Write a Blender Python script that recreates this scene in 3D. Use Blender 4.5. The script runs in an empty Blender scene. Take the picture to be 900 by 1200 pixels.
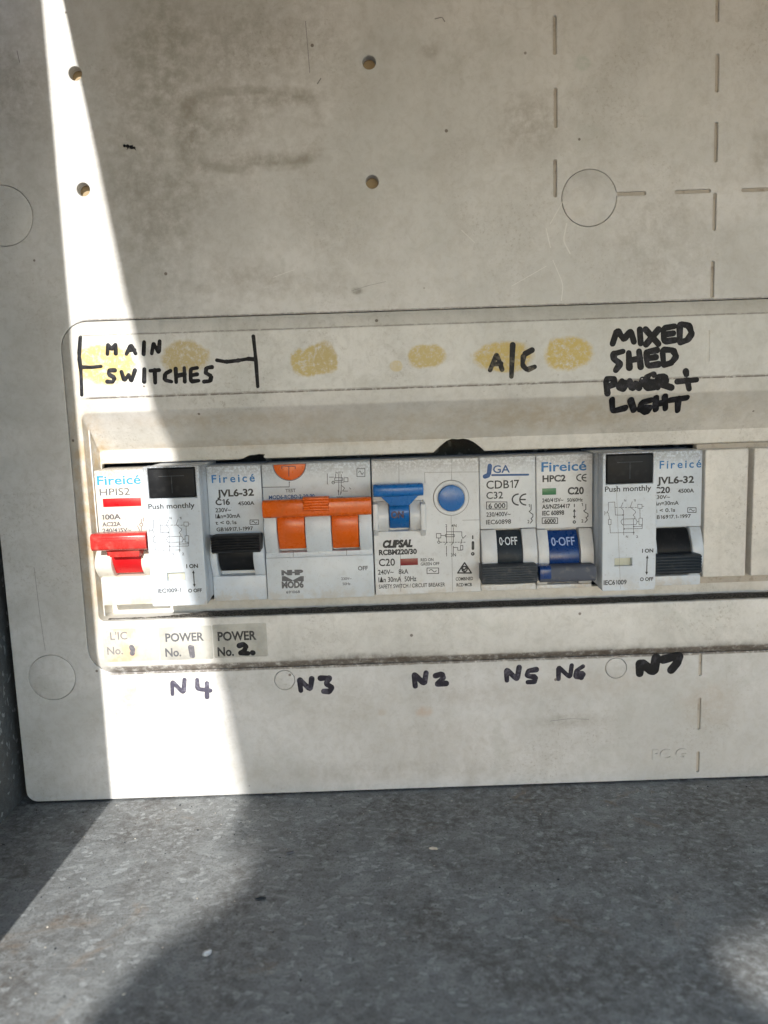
import bpy, bmesh, math, random
from mathutils import Vector, Matrix
random.seed(7)
S = 0.001                                   # everything below is written in millimetres
scene = bpy.context.scene
COL = scene.collection
rad = math.radians

# ------------------------------------------------------------------ camera
F_PX = 905.0                                # focal length in pixels of the 900 x 1200 photograph
AX = [Vector((0.99940786, -0.00762799, -0.03355201)),     # right
      Vector((0.03427947, 0.13646340, 0.99005185)),       # up
      Vector((0.00297349, 0.99061575, -0.13664407))]      # forward
CAM = Vector((-0.767, -255.58, 35.25))
cd = bpy.data.cameras.new('camera')
cd.sensor_fit = 'VERTICAL'; cd.sensor_height = 36.0; cd.sensor_width = 27.0
cd.lens = F_PX / 1200.0 * 36.0
cd.clip_start = 0.01; cd.clip_end = 100.0
cd.dof.use_dof = True; cd.dof.focus_distance = 0.256; cd.dof.aperture_fstop = 13.0
cam = bpy.data.objects.new('camera', cd); COL.objects.link(cam)
cam.matrix_world = Matrix((
    (AX[0].x, AX[1].x, -AX[2].x, CAM.x * S), (AX[0].y, AX[1].y, -AX[2].y, CAM.y * S),
    (AX[0].z, AX[1].z, -AX[2].z, CAM.z * S), (0, 0, 0, 1)))
scene.camera = cam

# ------------------------------------------------------------------ light
SUN_DIR = Vector((0.06, 1.0, -0.42)).normalized()          # the way the light travels
el = math.asin(-SUN_DIR.z)
az = math.atan2(-SUN_DIR.x, -SUN_DIR.y)                    # compass bearing of the sun, from +Y towards +X
world = bpy.data.worlds.new('World'); scene.world = world; world.use_nodes = True
wn = world.node_tree
sky = wn.nodes.new('ShaderNodeTexSky'); sky.sky_type = 'NISHITA'; sky.sun_disc = False
sky.sun_elevation = el; sky.sun_rotation = az; sky.air_density = 1.0; sky.dust_density = 0.36; sky.ozone_density = 1.4
bg = wn.nodes['Background']; bg.inputs['Strength'].default_value = 0.15
wn.links.new(sky.outputs['Color'], bg.inputs['Color'])
sd = bpy.data.lights.new('sun', 'SUN'); sd.energy = 2.2; sd.angle = rad(0.53); sd.color = (1.0, 0.965, 0.91)
sun = bpy.data.objects.new('sun', sd); COL.objects.link(sun)
sun.rotation_euler = SUN_DIR.to_track_quat('-Z', 'Y').to_euler(); sun.location = (-0.1, -2.0, 2.4)
scene.view_settings.view_transform = 'Standard'; scene.view_settings.look = 'None'
scene.view_settings.exposure = 1.5; scene.view_settings.gamma = 1.0; scene.view_settings.use_curve_mapping = False
scene.cycles.max_bounces = 8; scene.cycles.diffuse_bounces = 5

# ------------------------------------------------------------------ measuring from the photograph
def P(px, py, d=0.0):
    """the point (X, Z) in mm that a photograph pixel shows on the plane d mm in front of the panel face"""
    v = AX[0] * ((px - 450) / F_PX) + AX[1] * ((600 - py) / F_PX) + AX[2]
    t = (-d - CAM.y) / v.y
    return CAM.x + t * v.x, CAM.z + t * v.z
CROP = {'A': (90, 530, 5.625), 'B': (230, 530, 4.2857), 'C': (420, 500, 5.0), 'D': (550, 510, 5.625), 'E': (680, 510, 4.0909),
        'M': (60, 360, 3.4615), 'R': (560, 340, 2.647), 'L': (60, 670, 3.4615), 'K': (300, 670, 3.4615), 'N': (560, 680, 2.647), 'p': (0, 0, 1.0)}
def Q(c, u, v, d=0.0):
    o = CROP[c]; return P(o[0] + u / o[2], o[1] + v / o[2], d)
def rect(c, u0, v0, u1, v1, d):
    um, vm = (u0 + u1) / 2, (v0 + v1) / 2
    return Q(c, u0, vm, d)[0], Q(c, u1, vm, d)[0], Q(c, um, v1, d)[1], Q(c, um, v0, d)[1]      # x0 x1 z0 z1

# ------------------------------------------------------------------ materials
class NT:
    def __init__(s, name):
        s.m = bpy.data.materials.new(name); s.m.use_nodes = True; s.t = s.m.node_tree; s.b = s.t.nodes['Principled BSDF']
        s.co = s.t.nodes.new('ShaderNodeTexCoord').outputs['Object']
    def new(s, kind, **kw):
        n = s.t.nodes.new(kind)
        for k, v in kw.items(): setattr(n, k, v)
        return n
    def put(s, sock, v):
        if isinstance(v, bpy.types.NodeSocket): s.t.links.new(v, sock)
        elif isinstance(v, (tuple, list)) and len(v) == 3 and sock.type == 'RGBA': sock.default_value = (*v, 1)
        else: sock.default_value = v
    def math(s, op, a, b=0.0, c=0.0, clamp=False):
        n = s.new('ShaderNodeMath', operation=op, use_clamp=clamp)
        s.put(n.inputs[0], a); s.put(n.inputs[1], b); s.put(n.inputs[2], c); return n.outputs[0]
    def noise(s, scale, detail=4, rough=0.6, vec=None, dist=0.0):
        n = s.new('ShaderNodeTexNoise'); s.put(n.inputs['Vector'], vec or s.co)
        n.inputs['Scale'].default_value = scale; n.inputs['Detail'].default_value = detail
        n.inputs['Roughness'].default_value = rough; n.inputs['Distortion'].default_value = dist; return n.outputs['Fac']
    def step(s, v, a, b, x=0.0, y=1.0):
        n = s.new('ShaderNodeMapRange', interpolation_type='SMOOTHSTEP'); s.put(n.inputs[0], v)
        n.inputs[1].default_value = a; n.inputs[2].default_value = b; n.inputs[3].default_value = x; n.inputs[4].default_value = y
        return n.outputs[0]
    def mix(s, f, a, b, blend='MIX'):
        n = s.new('ShaderNodeMix', data_type='RGBA', blend_type=blend); s.put(n.inputs[0], f); s.put(n.inputs[6], a); s.put(n.inputs[7], b); return n.outputs[2]
    def xyz(s, vec=None):
        n = s.new('ShaderNodeSeparateXYZ'); s.put(n.inputs[0], vec or s.co); return n.outputs
    def scaled(s, k):
        n = s.new('ShaderNodeMapping'); s.put(n.inputs[0], s.co); n.inputs['Scale'].default_value = k; return n.outputs[0]
    def bump(s, h, strength, dist):
        n = s.new('ShaderNodeBump'); n.inputs['Strength'].default_value = strength; n.inputs['Distance'].default_value = dist
        s.put(n.inputs['Height'], h); s.put(s.b.inputs['Normal'], n.outputs[0])
    def done(s, color, rough, metal=0.0, spec=None):
        s.put(s.b.inputs['Base Color'], color); s.put(s.b.inputs['Roughness'], rough); s.put(s.b.inputs['Metallic'], metal)
        if spec is not None: s.b.inputs['Specular IOR Level'].default_value = spec
        return s.m

def plastic(name, base, rough=0.42, dirt=(0.22, 0.17, 0.11), amount=0.35, speck=0.5, grain=0.06, tint=None, shoulder=0.0):
    n = NT(name)
    big = n.noise(70, 5); mid = n.noise(420, 4); fine = n.noise(2300, 2)
    c = n.mix(n.step(big, 0.35, 0.7), base, tint or tuple(x * 0.88 for x in base))
    c = n.mix(n.math('MULTIPLY', n.step(mid, 0.5, 0.78), amount), c, dirt)
    c = n.mix(n.math('MULTIPLY', n.step(fine, 0.66, 0.74), speck), c, tuple(x * 0.55 for x in dirt))
    if shoulder:                                     # grit lying along the top edge and in the bottom corners
        z = n.xyz()[2]
        top = n.math('MULTIPLY', n.step(z, 0.0385, 0.0462), n.step(n.noise(1300, 4, 0.75), 0.36, 0.58))
        c = n.mix(n.math('MULTIPLY', top, shoulder), c, (0.16, 0.14, 0.12))
        c = n.mix(n.math('MULTIPLY', n.math('MULTIPLY', n.step(z, 0.0, 0.008, 1, 0), n.step(n.noise(300, 5, 0.7), 0.4, 0.65)), shoulder * 0.7), c, (0.50, 0.40, 0.27))
    n.bump(n.noise(3200, 3), grain * 3, 0.00006)
    return n.done(c, n.math('ADD', n.math('MULTIPLY', mid, 0.25), rough - 0.12), 0.0, 0.22 if max(base) < 0.08 else 0.5)
def ink(name, col, rough=0.5, wear=0.25):
    n = NT(name)
    f = n.math('MULTIPLY', n.step(n.noise(900, 4), 0.48, 0.72), wear)
    return n.done(n.mix(f, col, tuple(min(1, x + 0.22) for x in col)), rough)

# the panel's own plastic carries the stains the photograph shows, each with its own place and outline
PB = Vector((0.0, 0.0, -98.4))                                   # the panel's base: its parts' origin
def blob(n, x, z, rx, rz, wob, edge=0.35, ring=0.0, warp=90, boxy=False):
    """0..1 mask of one stain at (x, z) mm; ring > 0 leaves only a ring"""
    sx = n.xyz()
    a = n.math('DIVIDE', n.math('SUBTRACT', sx[0], (x - PB.x) * S), rx * S); b = n.math('DIVIDE', n.math('SUBTRACT', sx[2], (z - PB.z) * S), rz * S)
    if boxy: r = n.math('POWER', n.math('ADD', n.math('POWER', n.math('ABSOLUTE', a), 3.4), n.math('POWER', n.math('ABSOLUTE', b), 3.4)), 0.294)
    else: r = n.math('SQRT', n.math('ADD', n.math('MULTIPLY', a, a), n.math('MULTIPLY', b, b)))
    r = n.math('ADD', r, n.math('MULTIPLY', n.math('SUBTRACT', n.noise(warp, 6, 0.65), 0.5), wob))
    if ring: return n.math('MULTIPLY', n.step(r, 1 - ring, 1 - ring * 0.3), n.step(r, 1 + ring * 0.3, 1 + ring, 1, 0))
    return n.step(r, 1 - edge, 1 + edge, 1, 0)
def line_dirt(n, z, w, warp=0.0006):
    """0..1 mask of dirt settled along a seam at height z"""
    zz = n.math('SUBTRACT', n.xyz()[2], (z - PB.z) * S)
    zz = n.math('ADD', zz, n.math('MULTIPLY', n.math('SUBTRACT', n.noise(160, 5), 0.5), warp))
    return n.math('MULTIPLY', n.step(n.math('ABSOLUTE', zz), w * S * 0.4, w * S, 1, 0), n.step(n.xyz()[0], -0.0985, -0.093))
CREAM = (0.665, 0.652, 0.645)
def panel_plastic(name, stains=(), seams=(), base=CREAM, cloud=0.5, glue=False):
    n = NT(name)
    big = n.noise(17, 6, 0.6, dist=0.6); mid = n.noise(60, 6, 0.68, dist=0.4); fine = n.noise(1500, 3)
    st = n.noise(1, 5, 0.6, n.scaled((160, 160, 22)))                       # runs and wipe marks
    c = n.mix(n.step(big, 0.34, 0.68), base, (base[0] * 0.80, base[1] * 0.81, base[2] * 0.80))
    c = n.mix(n.math('MULTIPLY', n.step(mid, 0.46, 0.78), cloud * 0.7), c, (0.36, 0.34, 0.30))
    grit = n.math('MULTIPLY', n.step(n.noise(900, 5, 0.8), 0.52, 0.66), n.step(n.noise(30, 5, 0.6), 0.45, 0.66)); c = n.mix(n.math('MULTIPLY', grit, 0.55), c, (0.25, 0.21, 0.16))
    c = n.mix(n.math('MULTIPLY', n.step(st, 0.55, 0.8), 0.22), c, (0.40, 0.38, 0.33))
    sc = n.noise(310, 8, 0.82, dist=0.5); c = n.mix(n.math('MULTIPLY', n.step(sc, 0.42, 0.66), 0.32), c, (0.38, 0.355, 0.32))
    c = n.mix(n.math('MULTIPLY', n.step(n.noise(42, 5, 0.7, dist=1.2), 0.52, 0.70), 0.30), c, (0.44, 0.45, 0.42))
    for (px, py, rx, rz, amt, col, wob, ring) in stains:
        x, z = P(px, py)
        if glue: m = n.math('MULTIPLY', blob(n, x, z, rx, rz, wob * 1.7, 0.14, 0, 150), n.math('MULTIPLY', n.step(n.noise(900, 5, 0.75), 0.26, 0.54), n.step(n.noise(150, 5, 0.75, dist=0.8), 0.30, 0.46)))
        else: m = n.math('MULTIPLY', blob(n, x, z, rx, rz, wob, 0.7 if wob > 0.7 else 0.45, ring, 90, ring > 0), n.step(n.noise(75 if ring else 260, 6, 0.72), 0.36 if ring else 0.25, 0.62 if ring else 0.75))
        c = n.mix(n.math('MULTIPLY', m, amt), c, col)
    for (z, w, amt) in seams:
        c = n.mix(n.math('MULTIPLY', n.math('MULTIPLY', line_dirt(n, z, w), n.step(n.noise(500, 5, 0.75), 0.3, 0.55)), amt), c, (0.085, 0.062, 0.045))
    sp = n.math('MULTIPLY', n.step(fine, 0.70, 0.76), n.step(n.noise(45, 3), 0.42, 0.65))
    c = n.mix(n.math('MULTIPLY', sp, 0.75), c, (0.10, 0.075, 0.05))
    vv = n.new('ShaderNodeTexVoronoi'); n.put(vv.inputs['Vector'], n.co); vv.inputs['Scale'].default_value = 120
    vs = n.new('ShaderNodeSeparateColor'); n.put(vs.inputs[0], vv.outputs['Color'])
    c = n.mix(n.math('MULTIPLY', n.math('MULTIPLY', n.step(vv.outputs['Distance'], 0.05, 0.075, 1, 0), n.step(vs.outputs[0], 0.80, 0.82)), 0.8), c, (0.09, 0.06, 0.04))      # fly specks
    n.bump(n.math('ADD', n.noise(2600, 3), n.math('MULTIPLY', mid, 2.0)), 0.22, 0.00008)
    return n.done(c, n.math('ADD', n.math('MULTIPLY', mid, 0.3), 0.30))

BRN, GRN, DRK, TAN = (0.245, 0.215, 0.175), (0.26, 0.28, 0.20), (0.13, 0.115, 0.09), (0.52, 0.36, 0.20)
M = {}
M['face'] = panel_plastic('cover_plastic_stained', stains=[
    (185, 55, 9, 13, 0.6, (0.30, 0.29, 0.23), 1.1, 0), (205, 130, 26, 46, 0.42, (0.30, 0.275, 0.24), 1.3, 0), (290, 90, 34, 16, 0.38, (0.30, 0.275, 0.24), 1.3, 0), (175, 320, 12, 22, 0.35, (0.30, 0.28, 0.25), 1.2, 0), (15, 60, 16, 34, 0.4, (0.28, 0.26, 0.23), 1.2, 0), (293, 152, 21, 11.5, 0.5, BRN, 0.32, 0.16), (222, 155, 2.6, 10, 0.35, BRN, 0.8, 0), (330, 187, 12, 1.6, 0.5, BRN, 0.6, 0), (200, 345, 9, 20, 0.25, (0.33, 0.34, 0.34), 1.0, 0), (330, 335, 26, 3.5, 0.35, BRN, 1.1, 0), (228, 150, 4.5, 9, 0.45, BRN, 0.9, 0), (300, 186, 17, 2.2, 0.45, BRN, 0.7, 0),
    (160, 160, 13, 22, 0.40, BRN, 1.2, 0), (185, 250, 18, 12, 0.35, BRN, 1.2, 0), (330, 115, 12, 2.5, 0.5, BRN, 0.8, 0), (395, 255, 14, 12, 0.28, BRN, 1.2, 0), (268, 150, 9, 3, 0.3, BRN, 0.9, 0),
    (20, 110, 9, 13, 0.45, BRN, 0.9, 0), (620, 145, 9, 9, 0.65, BRN, 0.9, 0), (683, 74, 2.2, 2, 0.5, (0.2, 0.33, 0.24), 0.6, 0), (770, 290, 16, 16, 0.55, (0.30, 0.28, 0.25), 1.1, 0),
    (895, 180, 4, 8, 0.5, BRN, 0.7, 0), (300, 40, 30, 9, 0.35, BRN, 1.0, 0), (505, 60, 3, 2, 0.6, BRN, 0.8, 0), (418, 341, 2, 1, 0.8, DRK, 0.7, 0), (290, 320, 10, 3, 0.45, BRN, 0.9, 0),
    (497, 834, 2.8, 1.9, 0.75, (0.50, 0.34, 0.24), 0.5, 0), (448, 835, 1.4, 1.2, 0.5, (0.45, 0.35, 0.26), 0.5, 0), (155, 818, 4, 3.5, 0.5, (0.50, 0.33, 0.16), 0.7, 0),
    (735, 865, 30, 10, 0.25, (0.42, 0.40, 0.37), 1.3, 0), (520, 872, 30, 8, 0.3, (0.42, 0.37, 0.31), 1.3, 0), (215, 905, 14, 4, 0.35, (0.50, 0.38, 0.24), 1.2, 0), (830, 825, 9, 7, 0.6, (0.40, 0.33, 0.26), 1.0, 0), (700, 800, 22, 4, 0.4, (0.42, 0.36, 0.30), 1.1, 0), (400, 830, 26, 7, 0.3, (0.44, 0.40, 0.34), 1.2, 0), (560, 815, 20, 4, 0.4, (0.35, 0.31, 0.27), 1.0, 0), (660, 845, 12, 2, 0.5, BRN, 1.0, 0), (440, 905, 40, 3, 0.3, BRN, 1.2, 0)],
    seams=[(65.6, 0.45, 0.55), (-52.7, 0.8, 0.8)])
M['surround'] = panel_plastic('surround_plastic', base=(0.70, 0.68, 0.65), cloud=0.4, stains=[
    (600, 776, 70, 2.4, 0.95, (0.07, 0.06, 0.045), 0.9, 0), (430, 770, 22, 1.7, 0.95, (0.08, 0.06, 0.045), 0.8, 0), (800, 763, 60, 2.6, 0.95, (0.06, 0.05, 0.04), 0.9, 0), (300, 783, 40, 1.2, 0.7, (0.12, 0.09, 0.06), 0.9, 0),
    (330, 520, 60, 1.5, 0.5, (0.40, 0.31, 0.21), 1.0, 0), (640, 485, 30, 4, 0.6, (0.40, 0.31, 0.20), 1.0, 0), (250, 492, 30, 2, 0.45, (0.42, 0.33, 0.22), 1.0, 0), (420, 500, 60, 5, 0.4, (0.50, 0.43, 0.31), 1.2, 0), (760, 480, 40, 6, 0.4, (0.50, 0.43, 0.31), 1.2, 0),
    (108, 600, 5, 34, 0.9, (0.50, 0.35, 0.17), 0.8, 0), (105, 790, 4, 3, 0.8, DRK, 0.7, 0), (120, 700, 6, 4, 0.5, (0.50, 0.36, 0.20), 0.9, 0)],
    seams=[(60.6, 0.4, 0.5), (40.7, 0.4, 0.8), (-51.2, 1.8, 0.8)])
M['strip'] = panel_plastic('label_strip_plastic', base=(0.70, 0.69, 0.67), cloud=0.3, glue=True, stains=[
    (125, 428, 9.5, 6.3, 1.0, (0.60, 0.45, 0.16), 0.6, 0), (218, 419, 7.6, 5.2, 0.88, (0.50, 0.39, 0.17), 0.6, 0), (368, 424, 7.5, 4.8, 1.0, (0.52, 0.41, 0.16), 0.8, 0), (381, 420, 4, 5, 0.8, (0.48, 0.38, 0.17), 0.6, 0),
    (500, 418, 6.0, 4.0, 1.0, (0.52, 0.41, 0.17), 0.6, 0), (464, 429, 2.0, 1.8, 0.8, (0.60, 0.50, 0.28), 0.6, 0), (590, 418, 9.2, 4.9, 1.0, (0.52, 0.39, 0.12), 0.5, 0), (664, 414, 7.9, 5.2, 1.0, (0.52, 0.39, 0.11), 0.55, 0)],
    seams=[(41.0, 0.35, 0.4)])
def dusty(name):
    n = NT(name); f = n.noise(1900, 3); g = n.noise(140, 4)
    c = n.mix(n.step(f, 0.42, 0.66), (0.035, 0.032, 0.03), (0.20, 0.185, 0.16))
    c = n.mix(n.math('MULTIPLY', n.step(g, 0.58, 0.72), 0.5), c, (0.32, 0.28, 0.22))
    n.bump(f, 0.8, 0.0004); return n.done(c, 0.95)
M['dust'] = dusty('settled_dust')
M['slot'] = plastic('slot_plastic', (0.46, 0.42, 0.37), 0.7, dirt=(0.20, 0.16, 0.12), amount=0.7)
M['filler'] = panel_plastic('filler_plastic', base=(0.72, 0.69, 0.645), cloud=0.25)
M['scuff'] = plastic('scuffed_plastic', (0.74, 0.73, 0.71), 0.6, amount=0.2)
M['hole'] = plastic('board_behind', (0.40, 0.31, 0.19), 0.8)
M['grey'] = plastic('grey_white_plastic', (0.62, 0.66, 0.70), 0.38, amount=0.16, speck=0.4, shoulder=0.5)
M['cool'] = plastic('cool_white_plastic', (0.59, 0.64, 0.70), 0.36, amount=0.14, speck=0.4, shoulder=0.6)
M['ivory'] = plastic('ivory_plastic', (0.72, 0.68, 0.60), 0.42, dirt=(0.40, 0.29, 0.16), amount=0.35, speck=0.5, shoulder=0.6)
M['white'] = plastic('white_plastic', (0.67, 0.68, 0.69), 0.4, amount=0.18, speck=0.35, shoulder=0.5)
M['red'] = plastic('red_plastic', (0.52, 0.035, 0.03), 0.28, dirt=(0.60, 0.22, 0.18), amount=0.5, speck=0.15)
M['redwin'] = plastic('red_window', (0.56, 0.010, 0.014), 0.3, amount=0.05, speck=0.1)
M['darkred'] = plastic('dark_red_window', (0.22, 0.012, 0.010), 0.35, amount=0.1)
M['green'] = plastic('green_window', (0.02, 0.16, 0.055), 0.35, amount=0.1)
M['black'] = plastic('black_plastic', (0.008, 0.009, 0.011), 0.5, dirt=(0.06, 0.06, 0.06), amount=0.3, speck=0.1)
M['slate'] = plastic('slate_plastic', (0.022, 0.030, 0.040), 0.45, dirt=(0.10, 0.10, 0.10), amount=0.35, speck=0.25)
M['slatedust'] = plastic('slate_plastic_dusty', (0.060, 0.068, 0.078), 0.6, dirt=(0.16, 0.155, 0.15), amount=0.6, speck=0.4)
M['orange'] = plastic('orange_plastic', (0.74, 0.125, 0.006), 0.28, dirt=(0.40, 0.12, 0.03), amount=0.2, speck=0.2)
M['blue'] = plastic('blue_plastic', (0.010, 0.135, 0.42), 0.28, dirt=(0.03, 0.08, 0.2), amount=0.25, speck=0.25)
M['navy'] = plastic('navy_plastic', (0.007, 0.042, 0.18), 0.28, dirt=(0.05, 0.06, 0.12), amount=0.3, speck=0.3)
M['navydust'] = plastic('navy_plastic_dusty', (0.085, 0.095, 0.125), 0.7, dirt=(0.17, 0.17, 0.17), amount=0.8, speck=0.5)
M['window'] = plastic('pale_window', (0.52, 0.52, 0.42), 0.5, amount=0.15)
M['ink'] = ink('black_ink', (0.02, 0.02, 0.022)); M['inkgrey'] = ink('grey_ink', (0.10, 0.10, 0.11)); M['inkpale'] = ink('worn_ink', (0.22, 0.21, 0.21))
M['inkblue'] = ink('blue_ink', (0.015, 0.14, 0.36), wear=0.1); M['inksky'] = ink('sky_blue_ink', (0.02, 0.29, 0.62), wear=0.15); M['inknavy'] = ink('navy_ink', (0.02, 0.08, 0.24), wear=0.1)
M['inkwhite'] = ink('white_ink', (0.70, 0.74, 0.78), wear=0.0); M['inkpaleblue'] = ink('pale_blue_ink', (0.36, 0.46, 0.72), wear=0.0); M['inkmaroon'] = ink('maroon_ink', (0.05, 0.02, 0.05))
def marker(name, col, worn):
    n = NT(name); f = n.noise(330, 5, 0.7)
    return n.done(n.mix(n.math('MULTIPLY', n.step(f, 0.47, 0.68), 0.8), col, worn), 0.55, 0.0, 0.2)
M['marker'] = marker('black_marker', (0.010, 0.010, 0.012), (0.045, 0.045, 0.056))
M['markerviolet'] = marker('violet_black_marker', (0.022, 0.02, 0.032), (0.15, 0.14, 0.18))
M['markerfaint'] = marker('faint_violet_marker', (0.075, 0.07, 0.10), (0.24, 0.23, 0.28))
M['markergrey'] = marker('faded_marker', (0.13, 0.125, 0.14), (0.30, 0.29, 0.31))
M['markerdry'] = marker('dry_marker', (0.02, 0.02, 0.022), (0.16, 0.14, 0.11))
def tape(name, base, patch=None):
    n = NT(name); c = n.mix(n.step(n.noise(150, 5), 0.4, 0.7), base, tuple(x * 0.75 for x in base))
    c = n.mix(n.math('MULTIPLY', n.step(n.noise(900, 5, 0.7), 0.52, 0.7), 0.5), c, (0.42, 0.36, 0.28))
    if patch: c = n.mix(n.math('MULTIPLY', n.step(n.noise(75, 5), 0.50, 0.58), 0.8), c, patch)
    return n.done(c, 0.5)
M['tape'] = tape('label_tape', (0.47, 0.46, 0.42)); M['tapeworn'] = tape('worn_label_tape', (0.56, 0.52, 0.44), (0.62, 0.42, 0.27))
def zinc(name, base=(0.325, 0.345, 0.352), grime=0.75):
    n = NT(name)
    warp = n.new('ShaderNodeVectorMath', operation='ADD'); nz = n.new('ShaderNodeTexNoise'); n.put(nz.inputs['Vector'], n.co); nz.inputs['Scale'].default_value = 120
    sc = n.new('ShaderNodeVectorMath', operation='SCALE'); n.put(sc.inputs[0], nz.outputs['Color']); sc.inputs['Scale'].default_value = 0.006
    n.put(warp.inputs[0], n.co); n.put(warp.inputs[1], sc.outputs[0])
    mp = n.new('ShaderNodeMapping'); n.put(mp.inputs[0], warp.outputs[0]); mp.inputs['Rotation'].default_value = (0, 0, rad(-28)); mp.inputs['Scale'].default_value = (0.9, 1.5, 1)
    v = n.new('ShaderNodeTexVoronoi'); n.put(v.inputs['Vector'], mp.outputs[0]); v.inputs['Scale'].default_value = 330
    sep = n.new('ShaderNodeSeparateColor'); n.put(sep.inputs[0], v.outputs['Color'])
    w = n.new('ShaderNodeTexVoronoi'); n.put(w.inputs['Vector'], mp.outputs[0]); w.inputs['Scale'].default_value = 620
    sp2 = n.new('ShaderNodeSeparateColor'); n.put(sp2.inputs[0], w.outputs['Color'])
    c = n.mix(n.step(sep.outputs[0], 0.1, 0.9), tuple(x * 0.86 for x in base), tuple(min(1, x * 1.15) for x in base))
    c = n.mix(n.math('MULTIPLY', n.step(sp2.outputs[0], 0.2, 0.9), 0.25), c, tuple(x * 0.7 for x in base))
    c = n.mix(n.math('MULTIPLY', n.step(sp2.outputs[1], 0.90, 0.97), 0.55), c, (0.60, 0.64, 0.66))
    d1 = n.noise(28, 6, 0.65); d2 = n.noise(480, 5, 0.75)
    c = n.mix(n.math('MULTIPLY', n.math('MULTIPLY', n.step(d1, 0.36, 0.66), n.step(d2, 0.34, 0.62)), grime), c, (0.115, 0.106, 0.098))
    c = n.mix(n.math('MULTIPLY', n.step(n.noise(34, 6, 0.7, dist=0.8), 0.60, 0.74), 0.55), c, (0.34, 0.24, 0.15))
    for k, (ang, sx_, sy_) in enumerate(((24, 16, 900), (-38, 22, 1100), (75, 14, 800))):          # rubbed scratches in three directions
        m2 = n.new('ShaderNodeMapping'); n.put(m2.inputs[0], n.co); m2.inputs['Rotation'].default_value = (0, 0, rad(ang)); m2.inputs['Scale'].default_value = (sx_, sy_, 1); m2.inputs['Location'].default_value = (k * 3.1, k * 7.7, 0)
        c = n.mix(n.math('MULTIPLY', n.step(n.noise(1.0, 3, 0.6, m2.outputs[0]), 0.68, 0.74), 0.38), c, (0.50, 0.51, 0.51) if k != 1 else (0.08, 0.08, 0.08))
    c = n.mix(n.math('MULTIPLY', n.step(n.noise(2100, 3), 0.60, 0.70), 0.45), c, (0.42, 0.40, 0.37))
    c = n.mix(n.math('MULTIPLY', n.step(n.noise(1500, 4, 0.75), 0.50, 0.66), 0.6), c, (0.085, 0.08, 0.075))
    n.bump(n.math('ADD', n.noise(700, 5, 0.7), n.math('MULTIPLY', sep.outputs[0], 0.5)), 0.45, 0.00022)
    return n.done(c, n.step(d2, 0.3, 0.8, 0.58, 0.9), 0.16)
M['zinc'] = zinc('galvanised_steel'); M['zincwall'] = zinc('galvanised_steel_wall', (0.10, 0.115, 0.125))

# ------------------------------------------------------------------ building helpers (all take millimetres: x, d = outwards, z)
ORIGIN = {}
def empty(name, loc, label, cat, group=None):
    o = bpy.data.objects.new(name, None); COL.objects.link(o); o.location = Vector(loc) * S; o.empty_display_size = 0.01
    o['label'] = label; o['category'] = cat
    if group: o['group'] = group
    ORIGIN[o] = Vector(loc); return o
def obj(name, bm, mat, parent=None, label=None, smooth=30, origin=None):
    """link a bmesh built in world mm as ONE mesh object under parent"""
    me = bpy.data.meshes.new(name)
    org = ORIGIN[parent] if parent else Vector(origin or (0, 0, 0))
    for v in bm.verts: v.co = (v.co - org) * S
    bmesh.ops.recalc_face_normals(bm, faces=bm.faces) if mat not in FLAT else None
    bm.to_mesh(me); bm.free()
    if smooth: me.shade_smooth(); me.set_sharp_from_angle(angle=rad(smooth))
    o = bpy.data.objects.new(name, me); COL.objects.link(o); me.materials.append(M[mat])
    if parent: o.parent = parent; ORIGIN[o] = org
    else: o.location = org * S; ORIGIN[o] = org
    if label: o['label'] = label
    return o
FLAT = set()
def box(bm, x0, x1, d0, d1, z0, z1, bev=0.3, seg=2):
    b = bmesh.new(); bmesh.ops.create_cube(b, size=1)
    for v in b.verts: v.co = ((x0 + x1) / 2 + v.co.x * (x1 - x0), -(d0 + d1) / 2 + v.co.y * (d1 - d0), (z0 + z1) / 2 + v.co.z * (z1 - z0))
    if bev: bmesh.ops.bevel(b, geom=b.edges[:], offset=min(bev, 0.45 * min(abs(x1 - x0), abs(d1 - d0), abs(z1 - z0))), segments=seg, profile=0.5, affect='EDGES')
    merge(bm, b); return bm
def merge(bm, b):
    me = bpy.data.meshes.new('tmp'); b.to_mesh(me); b.free(); bm.from_mesh(me); bpy.data.meshes.remove(me)
def prism(bm, prof, x0, x1, bev=0.25, ang=40):
    """extrude a (d, z) outline along x"""
    b = bmesh.new()
    a = [b.verts.new((x0, -d, z)) for d, z in prof]; c = [b.verts.new((x1, -d, z)) for d, z in prof]
    b.faces.new(a); b.faces.new(c[::-1])
    for i in range(len(prof)): j = (i + 1) % len(prof); b.faces.new((a[i], c[i], c[j], a[j]))
    bmesh.ops.recalc_face_normals(b, faces=b.faces)
    if bev:
        es = [e for e in b.edges if len(e.link_faces) == 2 and e.calc_face_angle() > rad(ang)]
        bmesh.ops.bevel(b, geom=es, offset=bev, segments=2, profile=0.5, affect='EDGES', clamp_overlap=True)
    merge(bm, b); return bm
def plate(bm, pts, d0, d1, bev=0.15):
    """extrude an (x, z) outline from d0 to d1"""
    b = bmesh.new()
    a = [b.verts.new((x, -d0, z)) for x, z in pts]; c = [b.verts.new((x, -d1, z)) for x, z in pts]
    b.faces.new(a); b.faces.new(c[::-1])
    for i in range(len(pts)): j = (i + 1) % len(pts); b.faces.new((a[i], c[i], c[j], a[j]))
    bmesh.ops.recalc_face_normals(b, faces=b.faces)
    if bev:
        es = [e for e in b.edges if all(abs(v.co.y + d1) < 1e-6 for v in e.verts)]
        bmesh.ops.bevel(b, geom=es, offset=bev, segments=2, profile=0.5, affect='EDGES', clamp_overlap=True)
    merge(bm, b); return bm
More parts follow.
